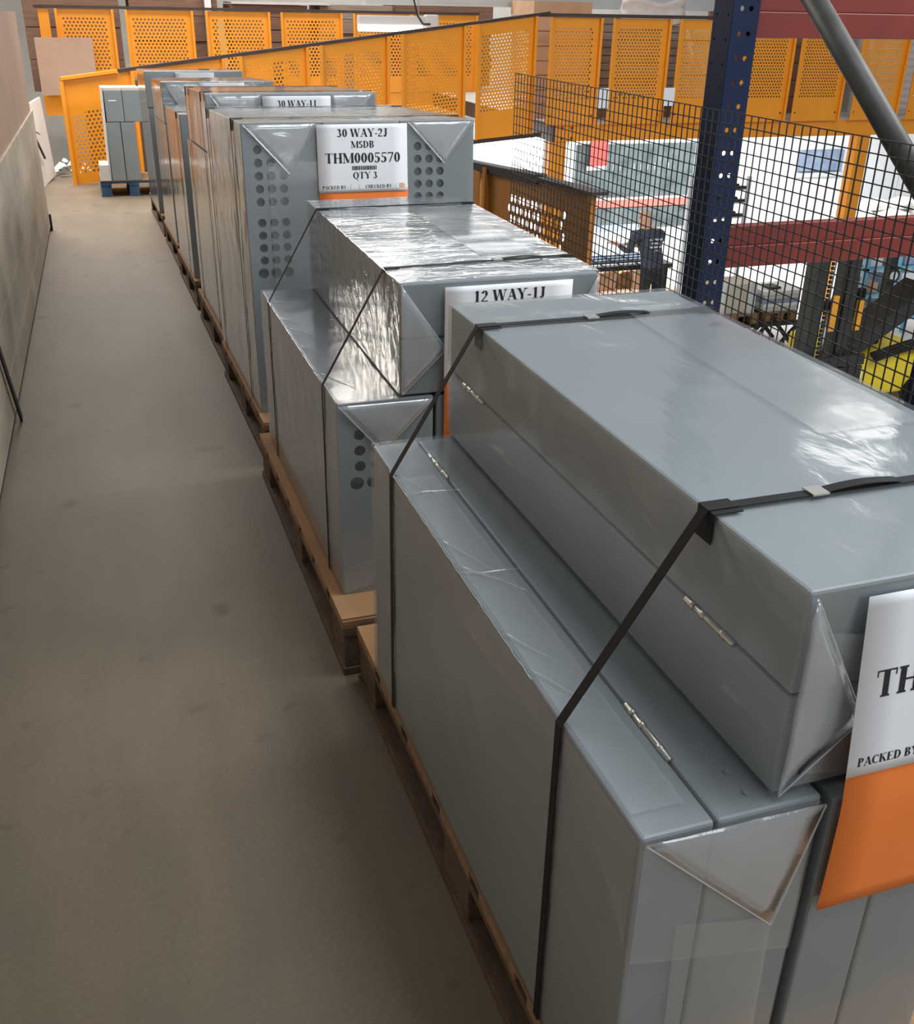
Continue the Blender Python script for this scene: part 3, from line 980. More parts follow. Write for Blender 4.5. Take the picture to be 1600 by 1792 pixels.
# ------------------------------------------------------------------ perforated guard panels
def perf_rows(x0, x1, z0, z1, px=0.0435, pz=0.0378, r=0.0128):
    rows = []
    n = int((z1 - z0) / pz)
    for i in range(n):
        zl = z0 + i * pz
        off = (i % 2) * px / 2
        cells = []
        x = x0 + off + px / 2
        while x + px / 2 <= x1 + 1e-6:
            cells.append((x, px / 2))
            x += px
        rows.append((zl, zl + pz, cells, r))
    return rows


def guard_panel(label, p0, dirv, w, h, group, zh0=0.30, zh1=None, m=YEL, hfun=None, r=0.0128, px=0.0435, pz=0.0378, edge=0.07, flange=0.035, lug=True, shear=0.0):
    """panel along dirv from p0, hfun(u)->height scale (1 = h)"""
    ang = math.atan2(dirv[1], dirv[0])
    t = thing('safety_barrier', label, 'safety barrier', p0, ang, group)
    zh1 = zh1 or h - 0.09
    hf = hfun or (lambda u: 1.0)
    mp = lambda p: Vector((p.x, p.y, p.z * hf(p.x / w) + shear * p.x))
    s_ = MB()
    holed(s_, perf_rows(edge, w - edge, zh0, zh1, px, pz, r), 0, w, 0.0, h, 8)
    s_.map(mp).build('perforated_sheet', m, t, solid=0.0025)
    for x in (0, w):
        f = MB().box(x - 0.002 if x else 0.0, x if x else 0.003, -flange, 0.0, 0, h)
        if x:
            f = MB().box(w - 0.003, w, -flange, 0.0, 0, h)
        f.map(mp).build('side_flange', m, t)
        b = MB().box(x - 0.018, x + 0.018, -flange - 0.003, -flange, 0, h).map(mp)
        b.build('edge_lip', m, t)
    if lug:
        k = MB()
        for x in (0.05, w - 0.05):
            k.tube([(x, -0.008, 0.11), (x, 0.004, 0.11)], 0.012, 8)
        k.build('fixing_bolt', DARK, t)
    return t


# right fence on the far deck, front edge along X at y = 12.8
YR = 12.8
RX = [(5.57, 6.25), (6.42, 7.21), (7.36, 8.12), (8.30, 9.10), (9.23, 9.99), (10.20, 10.97), (11.15, 11.92)]
rl = ['orange perforated guard panel on the far deck at the corner above the yellow column', 'orange perforated guard panel on the far deck, second right of the corner',
      'orange perforated guard panel on the far deck, just left of the blue rack post', 'orange perforated guard panel on the far deck, just right of the blue rack post',
      'orange perforated guard panel on the far deck, left of the diagonal grey brace', 'orange perforated guard panel on the far deck, right of the diagonal grey brace',
      'orange perforated guard panel on the far deck at the right edge']
for (a, b), lb in zip(RX, rl):
    guard_panel(lb, (a, YR, 0.0), (1, 0), b - a, 1.24, 'guard panels along the far deck front')
o = MB().box(5.40, 12.6, YR - 0.045, YR + 0.02, 1.245, 1.285).build('handrail', RAIL)
tag(o, 'dark handrail along the front of the far deck fence', 'handrail')
# steel deck under that fence
dk = thing('deck_beam', 'orange steel beam carrying the far deck, with a bolted grey corner plate', 'beam', (9.2, 12.9, -0.21))
MB().box(-3.45, 3.6, -0.03, 0.0, 0.0, 0.205).build('front_beam', YEL, dk, bevel=0.004)
MB().box(-3.49, -3.452, -0.03, 6.0, 0.0, 0.205).build('shaded_side_beam', RAIL, dk)  # yellow beam's shadow side, the shade given as dark brown colour
k = MB()
for x in (-3.36, -3.22):
    for z in (0.04, 0.165):
        k.tube([(x, -0.045, z), (x, -0.03, z)], 0.016, 8)
k.build('bolt', DARK, dk)
MB().box(-3.45, 3.6, 0.0, 6.0, 0.16, 0.205).build('deck_plate', CONC, dk)
for (x, lb) in ((5.82, 'yellow steel column under the corner of the far deck'), (10.60, 'yellow steel column under the far deck on the right, seen through the mesh')):
    c = thing('deck_column', lb, 'column', (x, 12.99, G), 0, 'yellow columns under the far deck')
    MB().box(-0.11, 0.11, -0.09, 0.09, 0.012, 2.638).build('shaft', YEL, c, bevel=0.006)
    MB().box(-0.17, 0.17, -0.15, 0.15, 0, 0.012).build('base_plate', YEL, c)
# white plastic tags tied to the fence
for i, x in enumerate((6.335, 7.285)):
    o = MB().box(x - 0.085, x + 0.075, YR - 0.052, YR - 0.047, 0.20 + 0.02 * i, 0.44).build('white_tag', PAPER)
    tag(o, ['white card in the gap right of the corner guard panel', 'white card in the second gap of the far deck fence'][i], 'card')

# long fence from the gate at the aisle's end to that corner
F0 = Vector((-0.148, 11.667))
F1 = Vector((5.5, 12.75))
fd = (F1 - F0).normalized()
FL = (F1 - F0).length


def fb_(s_):
    return -0.374 + 0.0515 * s_


def ft_(s_):
    return 0.617 + 0.1135 * s_


FP = [(0.0, 0.70), (0.82, 1.66), (1.85, 2.61), (2.77, 3.59), (3.77, 4.59), (4.77, 5.58)]
flb = ['orange gate panel at the end of the aisle, holes in its lower half', 'orange guard panel behind the furthest cabinets, next to the gate', 'orange guard panel in the long fence above the second furthest stack',
       'orange guard panel in the long fence above the 30 WAY-1J stack', 'orange guard panel in the long fence behind the lamp end', 'orange guard panel with bright holes at the right end of the long fence']
for k, ((a, b), lb) in enumerate(zip(FP, flb)):
    p = F0 + fd * a
    hh = ft_((a + b) / 2) - fb_((a + b) / 2)
    t = guard_panel(lb, (p.x, p.y, fb_(a)), fd, b - a, hh, 'guard panels of the long fence', zh0=0.10 if k == 0 else 0.31, zh1=(0.72 if k == 0 else hh - 0.10),
                    shear=(fb_(b) - fb_(a)) / (b - a), hfun=(lambda u, a=a, b=b, hh=hh: (ft_(a + (b - a) * u) - fb_(a + (b - a) * u)) / hh), lug=False, edge=0.06)
hr_ = MB()
pa, pb = F0 + fd * 0.57, F0 + fd * (FL + 0.03)
hr_.bar((pa.x, pa.y, ft_(0.57) + 0.018), (pb.x, pb.y, ft_(FL) + 0.018), 0.05, 0.032)
tag(hr_.build('handrail', RAIL), 'dark handrail rising along the top of the long orange fence', 'handrail')
gp = MB()
p = F0 + fd * 0.56
gp.bar((F0.x, F0.y - 0.02, ft_(0) + 0.017), (p.x, p.y - 0.02, ft_(0.56) + 0.017), 0.05, 0.03)
tag(gp.build('gate_top_rail', YEL), 'orange capping rail on top of the gate panel', 'rail')
sk = MB()
p = F0 + fd * 0.9
sk.bar((p.x, p.y + 0.06, fb_(0.9) - 0.03), (F1.x, F1.y + 0.06, fb_(FL) - 0.03), 0.05, 0.05)
struct(sk.build('trim_1', RAIL))

# back fence further away at y = 18
YB = 17.95
BX = [(-0.16, 0.64), (0.84, 1.81), (2.03, 2.99), (3.19, 4.15), (4.36, 5.30), (5.34, 6.46)]
blb = ['orange perforated panel of the back fence, leftmost, above the gate', 'orange perforated panel of the back fence, second from left', 'orange perforated panel of the back fence, third from left, above the furthest cabinets',
       'orange perforated panel of the back fence, left of the hanging lamp', 'orange perforated panel of the back fence behind the hanging lamp', 'orange perforated panel of the back fence, right of the hanging lamp']
for (a, b), lb in zip(BX, blb):
    guard_panel(lb, (a, YB, 0.0), (1, 0), b - a, 1.18, 'guard panels of the back fence', zh0=0.24, px=0.056, pz=0.049, r=0.0165, lug=False)
tag(MB().box(-0.46, 6.5, YB - 0.04, YB + 0.03, 1.185, 1.225).build('handrail', RAIL), 'dark handrail along the top of the back fence', 'handrail')
o = MB().box(-0.41, -0.26, YB - 0.01, YB + 0.03, 0.0, 1.18).build('fence_post', YEL, bevel=0.004)
tag(o, 'orange end post of the back fence at the far left', 'post')
bd = thing('deck_beam', 'orange deck beam under the back fence at the far left', 'beam', (3.0, 18.0, -0.30))
MB().box(-3.5, 3.6, -0.04, 0.0, 0.0, 0.295).build('front_beam', YEL, bd)
MB().box(-3.5, 3.6, 0.0, 6.5, 0.22, 0.295).build('deck_plate', CONC, bd)

# near guard at the right edge of our deck (shadow put into its colour)
ng = guard_panel('yellow perforated guard panel behind the mesh at the deck edge, coloured as in shadow', (2.1, 5.55, -0.135), (0, -1), 1.33, 0.715, None, zh0=0.20, zh1=0.64, m=YEL_SHADE, r=0.0205, px=0.056, pz=0.052, edge=0.28, lug=False, shear=0.048)
tag(MB().bar((2.11, 4.85, 0.620), (2.11, 6.6, 0.50), 0.06, 0.05).build('handrail', BLACKM, bevel=0.006), 'short black handrail on the shade-coloured guard right of the tall cabinets', 'handrail')
tag(MB().bar((2.11, 4.2, 0.654), (2.11, 4.84, 0.626), 0.08, 0.014).build('guard_capping', RAIL), 'dark angle capping along the top of the shade-coloured guard panel', 'capping')
o = MB().box(2.08, 2.14, 5.66, 5.80, -0.112, 0.538).build('guard_post', YEL_SHADE, bevel=0.004)
tag(o, 'yellow guard post in a shaded colour between the tall cabinets and the shaded guard panel', 'post')


# ------------------------------------------------------------------ mesh guard and pallet rack on the right
mg = thing('mesh_guard', 'dark welded wire mesh guard along the right side, behind the cabinets', 'mesh guard', (1.98, 3.4, 0.10))
mm = MB()
y0, y1, z0, z1, cell, wr = -1.55, 1.53, 0.0, 0.995, 0.0375, 0.0014
n = int((y1 - y0) / cell)
for i in range(n + 1):
    y = y1 - i * cell
    mm.bar((0, y, z0), (0, y, z1), 0.0032, 0.0032, (1, 0, 0))
vert = mm.build('vertical_wires', MESHM, mg)
mm = MB()
for j in range(int((z1 - z0) / cell) + 1):
    mm.bar((0.002, y0, z1 - j * cell), (0.002, y1, z1 - j * cell), 0.0032, 0.0032)
mm.build('horizontal_wires', MESHM, mg)
fr = MB()
fr.bar((0.006, y0, 0.0), (0.006, y1, 0.0), 0.02, 0.03)
for yy in (-1.2, 0.25, 1.45):
    fr.box(-0.004, 0.012, yy - 0.012, yy + 0.012, -0.10, 0.06)
fr.build('bottom_clip_rail', MESHM, mg)


def rack_upright(label, y, h=2.6):
    t = thing('rack_upright', label, 'rack post', (2.10, y, G), 0, 'navy uprights of the pallet rack')
    W = 0.115
    H_ = h - G
    # open channel with punched faces: aisle face (-X) with two columns of holes, side face (-Y) with holes
    fx = MB()
    rows = []
    z = 0.4 + 2.85 - 0.4 - 2.0
    while z < H_ - 0.1:
        rows.append((z - 0.02, z + 0.02, [(-0.036, 0.014), (0.036, 0.014)], 0.0062))
        z += 0.075
    holed(fx, rows, -W / 2, W / 2, 0, H_, 8)
    fx.map(lambda p: Vector((-0.045, p.x, p.z))).build('punched_face', NAVY, t, solid=0.0025)
    for s_ in (-1, 1):
        fy = MB()
        rows = []
        z = 0.4 + 2.85 - 0.4 - 2.0 + 0.02
        k = 0
        while z < H_ - 0.1:
            rows.append((z - 0.018, z + 0.018, [(-0.012, 0.012), (0.022, 0.012)] if s_ < 0 else [(0.0, 0.012)], 0.0085))
            z += 0.075
        holed(fy, rows, -0.045, 0.055, 0, H_, 8)
        fy.map(lambda p, s_=s_: Vector((p.x, s_ * W / 2, p.z))).build('side_face', NAVY, t, solid=0.0025)
    MB().box(-0.07, 0.08, -0.09, 0.09, 0, 0.008).build('base_plate', NAVY, t)
    return t


rack_upright('tall navy rack post with punched holes behind the mesh', 3.30)
rack_upright('second navy rack post towards the camera, outside the right edge', 2.08)
for lb, y, z0, z1 in (('lower oxide red rack beam behind the mesh', 3.28, 0.54, 0.69), ('upper oxide red rack beam at the top right', 3.28, 1.308, 1.46), ('low oxide red rack beam at the right edge beyond the front cabinet', 2.08, 0.27, 0.39)):
    b = thing('rack_beam', lb, 'rack beam', (2.16, y, z0), 0, 'red beams of the pallet rack')
    h = z1 - z0
    MB().box(0.0, 2.6, -0.025, 0.025, 0.0, h * 0.52).box(0.0, 2.6, -0.018, 0.025, h * 0.52, h).build('box_section', REDB, b, bevel=0.003)
    MB().box(-0.006, 0.0, -0.03, 0.024, 0.0, h).build('end_connector', REDB, b)
bt = thing('rack_brace', 'diagonal grey steel brace across the top right corner', 'brace', (2.10, 2.12, 0.85))
MB().tube([(0, 0, 0), (0, 1.10, 0.825)], 0.033, 14).build('tube', BRACE, bt, smooth=True)
MB().box(-0.004, 0.004, -0.03, 0.03, -0.04, 0.04).build('end_lug', BRACE, bt)

# ------------------------------------------------------------------ hanging lamp and overhead beam
lp = thing('hanging_lamp', 'white fluorescent lamp hanging in front of the back fence', 'lamp', (3.95, 14.0, 1.02))
MB().box(-0.50, 0.52, -0.05, 0.05, 0.07, 0.19).build('housing', PALE, lp, bevel=0.012)
MB().tube([(-0.50, -0.03, 0.05), (0.34, -0.03, 0.05)], 0.042, 12).build('tube', TUBE, lp, smooth=True)
MB().box(0.38, 0.56, -0.055, 0.055, 0.05, 0.21).build('end_cap', PALE, lp, bevel=0.02)
MB().tube([(0.44, -0.06, 0.10), (0.34, -0.07, 0.10), (0.27, -0.05, 0.2), (0.22, 0, 0.45), (0.10, 0, 0.7), (-0.05, 0, 1.2), (-0.05, 0, 3.9)], 0.011, 8).build('cable', DARK, lp, smooth=True)
MB().tube([(0.30, 0.0, 0.19), (0.30, 0.0, 3.9)], 0.008, 6).build('suspension_wire', STEEL, lp)
ob = thing('overhead_beam', 'light grey overhead beam across the top of the view', 'beam', (6.4, 14.6, 1.33))
MB().box(-2.7, 5.5, -0.04, 0.04, 0.0, 0.02).box(-2.7, 5.5, -0.01, 0.01, 0.02, 0.28).box(-2.7, 5.5, -0.06, 0.06, 0.28, 0.30).build('i_section', GREYB, ob)
for x in (-2.6, 5.4):
    MB().tube([(x, 0, 0.30), (x, 0, 3.6)], 0.012, 6).build('hanger_rod', STEEL, ob)


# ------------------------------------------------------------------ stacks behind the fences
def carton_stack(label, x0, x1, y, z0, z1, m, n, group='flat cardboard stacks behind the fences', d=0.9):
    t = thing('cardboard_stack', label, 'cardboard stack', ((x0 + x1) / 2, y + d / 2, z0), 0, group)
    w = x1 - x0
    h = (z1 - z0) / n
    random.seed(int(x0 * 100) + 11)
    for i in range(n):
        o = random.uniform(-0.02, 0.02)
        MB().box(-w / 2 + o, w / 2 + o, -d / 2 + random.uniform(-0.02, 0.02), d / 2, i * h, (i + 1) * h - 0.006).build('bundle', m, t, bevel=0.005)
    return t


carton_stack('brown flat-cardboard stack behind the gap at the far left of the back fence', -0.62, 0.78, 18.5, -0.004, 2.3, CARDD, 5)
carton_stack('brown flat-cardboard stack behind the second back fence panel', 0.92, 2.28, 18.6, -0.004, 2.2, CARDD, 6)
carton_stack('brown flat-cardboard stack left of the hanging lamp behind the back fence', 2.5, 3.75, 18.6, -0.004, 1.28, CARDD, 7)
carton_stack('dark brown flat-cardboard stack behind the hanging lamp', 3.95, 5.2, 18.7, -0.004, 1.30, CARDG, 6)
carton_stack('brown flat-cardboard stack at the right end of the back fence', 5.4, 7.2, 19.2, -0.004, 1.6, CARDD, 6)
tag(MB().box(2.5, 4.1, 18.5, 19.5, 1.2855, 1.312).build('sheet_pack', FOAM), 'pale sheets lying on the stack left of the hanging lamp', 'sheets')
o = MB().box(2.07, 2.17, 18.42, 18.52, -0.004, 2.6).build('roof_post', WHITE)
tag(o, 'white roof post between the stacks behind the back fence', 'post')
tag(MB().box(-0.50, 0.30, 17.52, 17.60, 0.02, 0.80).map(lambda p: Vector((p.x, p.y, p.z))).build('hardboard_offcut', CHIP), 'brown board fixed in front of the back fence above the gate', 'board')
# behind the far deck fence
carton_stack('pale cardboard stack behind the fence corner, by the bright panel', 5.72, 6.55, 13.7, -0.004, 1.42, CARDP, 8, d=0.8)
carton_stack('grey-brown paper stack behind the second far deck panel', 6.75, 8.0, 13.9, 0.10, 1.25, CARDG, 12, d=0.8)
bgs = MB()
bgs.grid(lambda a, b: (7.0 + 0.95 * a, 13.75 - 0.06 * math.sin(a * PI) + 0.03 * math.sin(b * 12), 1.15 + 0.30 * b + 0.03 * math.sin(a * 8)), 10, 6)
tag(bgs.build('film_bundle', BAGW, smooth=True, solid=0.03), 'crumpled white film heaped on the stack behind the far deck fence', 'film')
carton_stack('stack of grey paper reams behind the fence left of the blue rack post', 8.05, 8.6, 13.6, 0.1, 1.12, PALE, 7, d=0.6)
carton_stack('brown carton stack behind the fence right of the blue rack post', 8.9, 10.9, 13.9, -0.004, 1.35, CARDD, 6, d=0.8)
o = MB().box(11.05, 11.9, 13.6, 14.2, -0.004, 1.3)
for k in range(12):
    o.box(11.03, 11.92, 13.58, 13.6, 0.06 + k * 0.1, 0.13 + k * 0.1)
tag(o.build('white_cupboard', WHITE), 'white slatted cupboard behind the fence at the right edge', 'cupboard')
MBp = MB().box(6.7, 8.7, 13.6, 14.6, -0.004, 0.095)
tag(MBp.build('paper_platform', WOOD), 'low wooden platform under the paper stacks behind the far deck fence', 'platform')

# ------------------------------------------------------------------ things left of the gate
wp = thing('leaning_panels', 'white cladding panels leaning beyond the end of the left partition', 'panels', (-0.50, 11.6, -0.372))
MB().add([(-0.02, -1.2, 0), (0.30, 1.4, 0), (0.22, 1.4, 0.78), (-0.10, -1.2, 0.78), (-0.06, -1.2, 0), (0.26, 1.4, 0), (0.18, 1.4, 0.78), (-0.14, -1.2, 0.78)],
         [(0, 1, 2, 3), (7, 6, 5, 4), (0, 4, 5, 1), (1, 5, 6, 2), (2, 6, 7, 3), (3, 7, 4, 0)]).map(lambda p: Vector((p.x * 0.55, p.y * 0.55, p.z))).build('panel', WHITE, wp)
MB().bar((0.012, -0.55, 0.70), (0.10, 0.15, 0.25), 0.02, 0.012).bar((0.0, -0.3, 0.60), (0.10, 0.5, 0.42), 0.012, 0.01).build('cable', DARK, wp)
o = MB()
for k in range(26):
    a, b = random.uniform(-0.25, 0.2), random.uniform(-0.4, 0.4)
    s_ = random.uniform(0.02, 0.06)
    c = Vector((a, b, 0.02 + random.uniform(0, 0.05)))
    o.add([c + Vector((-s_, -s_, 0)), c + Vector((s_, -s_ * .4, .01)), c + Vector((s_ * .6, s_, 0.03)), c + Vector((-s_ * .7, s_, 0.01)), c + Vector((0, 0, 0.05))], [(0, 1, 4), (1, 2, 4), (2, 3, 4), (3, 0, 4), (3, 2, 1, 0)], random.choice((0, 0, 1)))
ob2 = o.build('offcut_heap', [PALE, DARK], loc=(-0.16, 12.75, -0.415))
tag(ob2, 'heap of grey offcuts and scraps left of the gate', 'offcuts', kind='stuff')

tag(MB().box(0.05, 1.15, 12.75, 13.15, -0.42, 0.55).build('dark_backing', WOODD, bevel=0.01), 'added dark brown block behind the gate, darkening its holes', 'crate')  # added block, makes the view through the gate holes dark
# ------------------------------------------------------------------ ground floor machines
wm = thing('press_machine', 'big white machine below the fence corner, left of the yellow column', 'machine', (5.3, 14.9, G))
MB().box(-0.55, 1.02, -0.4, 1.4, 0, 2.56).build('housing', WHITE, wm, bevel=0.02)
MB().box(-1.4, -0.56, -0.2, 1.4, 0, 2.35).build('side_cabinet', PALE, wm, bevel=0.02)
for z in (1.7, 1.95, 2.15):
    MB().box(-1.35, -0.6, -0.212, -0.2, z, z + 0.02).build('vent_slot', DARK, wm)
pb = thing('press_brake', 'long pale machine with a dark tinted window beyond the mesh', 'machine', (9.4, 17.5, G))
MB().box(-1.55, 1.6, 0.02, 1.6, 0, 2.22).build('housing', PALE, pb, bevel=0.02)
MB().box(-1.15, 1.25, -0.03, 0.018, 1.08, 2.0).build('tinted_window', DKGLASS, pb, bevel=0.01)
MB().box(-1.3, 1.4, -0.06, 0.018, 2.02, 2.16).build('top_rail', WHITE, pb, bevel=0.01)
MB().box(-1.2, 1.4, -0.05, 0.018, 0.90, 1.02).build('red_stripe', REDSOFT, pb)
MB().box(-1.2, 1.4, -0.04, 0.018, 0.52, 0.88).build('lower_window', DKGLASS, pb)
MB().box(-1.5, -1.2, -0.05, 0.018, 0.4, 2.0).build('end_panel', WHITE, pb)
lt = MB()
for k in range(9):
    lt.box(-0.42 + k * 0.14, -0.41 + k * 0.14, -0.034, -0.0305, 1.55, 1.66)
lt.build('window_lamp_strip', PALE, pb)
o = MB().box(-0.17, 0.17, -0.02, 0.0, 0.0, 0.42).build('red_sign', REDP, loc=(8.62, 17.36, G + 1.66))
tag(o, 'red sheet hanging on the dark machine window', 'sheet')
tag(MB().box(-0.19, 0.19, -0.02, 0.0, 0.0, 0.07).build('white_sheet', PAPER, loc=(8.60, 17.38, G + 1.58)), 'white strip under the red sheet on the machine window', 'sheet')

wb = thing('work_bench', 'cluttered work bench in front of the worker', 'bench', (7.2, 13.6, G))
MB().box(-0.7, 0.75, -0.3, 0.3, 0.80, 0.86).build('bench_top', DARK, wb)
for sx in (-0.62, 0.66):
    for sy in (-0.24, 0.24):
        MB().box(sx - 0.03, sx + 0.03, sy - 0.03, sy + 0.03, 0, 0.80).build('leg', DARK, wb)
MB().box(-0.66, 0.7, -0.26, 0.26, 0.28, 0.31).build('shelf', DARK, wb)
gp_ = thing('profile_bundle', 'bundle of white and black profiles on the work bench', 'profiles', (7.2, 13.55, G + 0.86))
for k in range(9):
    MB().bar((-0.6 + 0.02 * k, -0.2 + 0.05 * k, 0.015 + 0.02 * (k % 3)), (0.55, -0.22 + 0.05 * k, 0.02 + 0.02 * (k % 3)), 0.035, 0.028).build('profile', (WHITE, DARK, BLUEG)[k % 3], gp_)
bx = thing('blue_bar', 'pale blue bar across the machine behind the bench', 'bar', (8.0, 16.6, G))
MB().box(-0.9, 1.1, -0.03, 0.03, 0.66, 0.76).build('rail', BLUEG, bx)
for x in (-0.85, 1.05):
    MB().box(x - 0.03, x + 0.03, -0.03, 0.03, 0, 0.66).build('leg', DARK, bx)

pt = thing('low_platform', 'pale low platform under the cardboard boxes beyond the mesh', 'platform', (7.75, 14.6, G))
MB().box(-0.9, 0.9, -0.45, 0.45, 0.10, 0.22).build('deck', CARDP, pt)
for x in (-0.75, 0, 0.75):
    MB().box(x - 0.06, x + 0.06, -0.4, 0.4, 0, 0.10).build('runner', WOOD, pt)
for (x, y, w, d, h, lb, m) in ((7.45, 14.5, 0.30, 0.26, 0.27, 'pale cardboard box on the low platform, leftmost of three', CARDP), (7.76, 14.55, 0.22, 0.25, 0.24, 'brown cardboard box on the low platform, middle of three', CARD), (8.02, 14.45, 0.22, 0.25, 0.32, 'cardboard box on the low platform beside the worker', CARDP)):
    b = thing('cardboard_box', lb, 'box', (x, y, G + 0.22), random.uniform(-0.2, 0.2), 'cardboard boxes by the worker')
    MB().box(-w / 2, w / 2, -d / 2, d / 2, 0, h).build('carton', m, b, bevel=0.004)
    MB().add([(-w / 2, -d / 2, h), (w / 2, -d / 2, h), (w / 2, -d / 2 - 0.07, h + 0.05), (-w / 2, -d / 2 - 0.07, h + 0.05)], [(0, 1, 2, 3)]).build('flap', m, b, solid=0.004)
    MB().add([(-w / 2, d / 2, h), (w / 2, d / 2, h), (w / 2, d / 2 + 0.05, h + 0.06), (-w / 2, d / 2 + 0.05, h + 0.06)], [(0, 1, 2, 3)]).build('flap', m, b, solid=0.004)
o = MB().tube([(0, 0, 0), (0, 0, 0.30)], [0.06, 0.05], 14).build('red_canister', REDP, loc=(7.22, 14.45, G + 0.22), smooth=False)
tag(o, 'red canister beside the leftmost cardboard box', 'canister')


# ------------------------------------------------------------------ the worker
def person():
    root = thing('person', 'person in a dark blue shirt and black trousers, back turned, leaning over the bench', 'person', (7.26, 12.72, G))
    J = {}
    V, E, R = [], [], []

    def add(n, p, r, par=None):
        J[n] = len(V)
        V.append(p)
        R.append(r if isinstance(r, tuple) else (r, r))
        if par:
            E.append((J[par], J[n]))
    add('pelvis', (0.02, 0, 0.93), (0.18, 0.13))
    add('waist', (0.01, 0.02, 1.08), (0.185, 0.13), 'pelvis')
    add('chest', (-0.02, 0.06, 1.30), (0.215, 0.14), 'waist')
    add('upper', (-0.04, 0.09, 1.43), (0.13, 0.095), 'chest')
    add('neck', (-0.06, 0.12, 1.52), 0.055, 'upper')
    add('skull0', (-0.08, 0.15, 1.60), (0.072, 0.082), 'neck')
    add('skull1', (-0.09, 0.165, 1.68), (0.078, 0.095), 'skull0')
    add('crown', (-0.09, 0.165, 1.745), (0.05, 0.06), 'skull1')
    for s, nm in ((-1, 'l'), (1, 'r')):
        add('sh' + nm, (-0.04 + s * 0.215, 0.08, 1.41), 0.075, 'upper')
        if s < 0:
            pts = [('el', (-0.33, 0.10, 1.18), 0.05), ('wr', (-0.40, 0.32, 1.26), 0.034), ('ha', (-0.43, 0.40, 1.26), (0.036, 0.022))]
        else:
            pts = [('el', (0.17, 0.26, 1.17), 0.05), ('wr', (-0.12, 0.40, 1.22), 0.034), ('ha', (-0.20, 0.43, 1.22), (0.036, 0.022))]
        prev = 'sh' + nm
        for k, p, r in pts:
            add(k + nm, p, r, prev)
            prev = k + nm
        h = Vector(V[J['ha' + nm]])
        w = Vector(V[J['wr' + nm]])
        d = (h - w).normalized()
        a = d.cross(Vector((0, 0, 1))).normalized()
        for q in range(4):
            b0 = h + d * 0.03 + a * (0.026 - 0.017 * q)
            ln = (0.034, 0.04, 0.037, 0.028)[q]
            add('f%s%d' % (nm, q), tuple(b0), 0.010, 'ha' + nm)
            add('g%s%d' % (nm, q), tuple(b0 + d * ln + Vector((0, 0, -0.012))), 0.009, 'f%s%d' % (nm, q))
            add('i%s%d' % (nm, q), tuple(b0 + d * ln * 1.6 + Vector((0, 0, -0.035))), 0.008, 'g%s%d' % (nm, q))
        tb = w + d * 0.025 - a * 0.03 * (1 if s < 0 else -1)
        add('t' + nm, tuple(tb), 0.012, 'ha' + nm)
        add('u' + nm, tuple(tb + d * 0.04 - a * 0.015 * (1 if s < 0 else -1) + Vector((0, 0, -0.015))), 0.010, 't' + nm)
        add('hip' + nm, (0.02 + s * 0.095, 0, 0.86), 0.095, 'pelvis')
        add('kn' + nm, (0.03 + s * 0.11, 0.03 * s, 0.49), 0.065, 'hip' + nm)
        add('an' + nm, (0.03 + s * 0.12, -0.03 + 0.03 * s, 0.10), 0.045, 'kn' + nm)
        add('he' + nm, (0.03 + s * 0.12, -0.05 + 0.03 * s, 0.045), 0.045, 'an' + nm)
        add('to' + nm, (0.03 + s * 0.14, 0.15 + 0.03 * s, 0.04), 0.038, 'he' + nm)
    me = bpy.data.meshes.new('body')
    me.from_pydata(V, E, [])
    o = bpy.data.objects.new('body', me)
    COL.objects.link(o)
    sk_ = o.modifiers.new('skin', 'SKIN')
    sk_.use_smooth_shade = True
    for i, r in enumerate(R):
        me.skin_vertices[0].data[i].radius = r
    me.skin_vertices[0].data[0].use_root = True
    ss = o.modifiers.new('sub', 'SUBSURF')
    ss.levels = ss.render_levels = 2
    dg = bpy.context.evaluated_depsgraph_get()
    ev = o.evaluated_get(dg)
    nm = bpy.data.meshes.new_from_object(ev)
    COL.objects.unlink(o)
    bpy.data.objects.remove(o)
    zmin = min(v.co.z for v in nm.vertices)
    for v in nm.vertices:
        v.co.z -= zmin
    nm.materials.clear()
    for m in (SKIN, SHIRT, TROUS, DARK):
        nm.materials.append(m)
    for p in nm.polygons:
        c = p.center
        p.use_smooth = True
        if c.z < 0.10:
            p.material_index = 3
        elif c.z < 0.97 and abs(c.y) < 0.2 and abs(c.x) < 0.3:
            p.material_index = 2
        elif c.z > 1.495:
            p.material_index = 0
        elif (c.y > 0.24 and c.x < 0.02 and c.z < 1.34):
            p.material_index = 0
        else:
            p.material_index = 1
    b = bpy.data.objects.new('body', nm)
    COL.objects.link(b)
    b.parent = root
    pr_ = MB()
    for k, (wd, zz) in enumerate(((0.20, 1.36), (0.14, 1.31), (0.18, 1.26), (0.10, 1.21))):
        pr_.grid(lambda a, q: (-0.02 + wd * (a - 0.5), -0.098 - 0.0 * q + 0.35 * (wd * (a - 0.5)) ** 2 - (1.36 - zz) * 0.12, zz + 0.026 * q), 6, 1)
    pr_.build('shirt_print', PRINT, b, solid=0.004)
    # face and ears
    f = MB()
    for s in (-1, 1):
        f.tube([(-0.09 + s * 0.075, 0.16, 1.615), (-0.09 + s * 0.088, 0.155, 1.66)], [0.012, 0.016], 8)
    f.tube([(-0.09, 0.245, 1.66), (-0.09, 0.275, 1.625)], [0.010, 0.016], 8)
    f.build('ears_and_nose', SKIN, b, smooth=True)
    e = MB()
    for s in (-1, 1):
        e.tube([(-0.09 + s * 0.032, 0.236, 1.665), (-0.09 + s * 0.032, 0.252, 1.665)], 0.010, 8)
    e.bar((-0.115, 0.243, 1.59), (-0.065, 0.243, 1.59), 0.012, 0.008)
    e.build('eyes_and_mouth', DARK, b)
    return root


person()

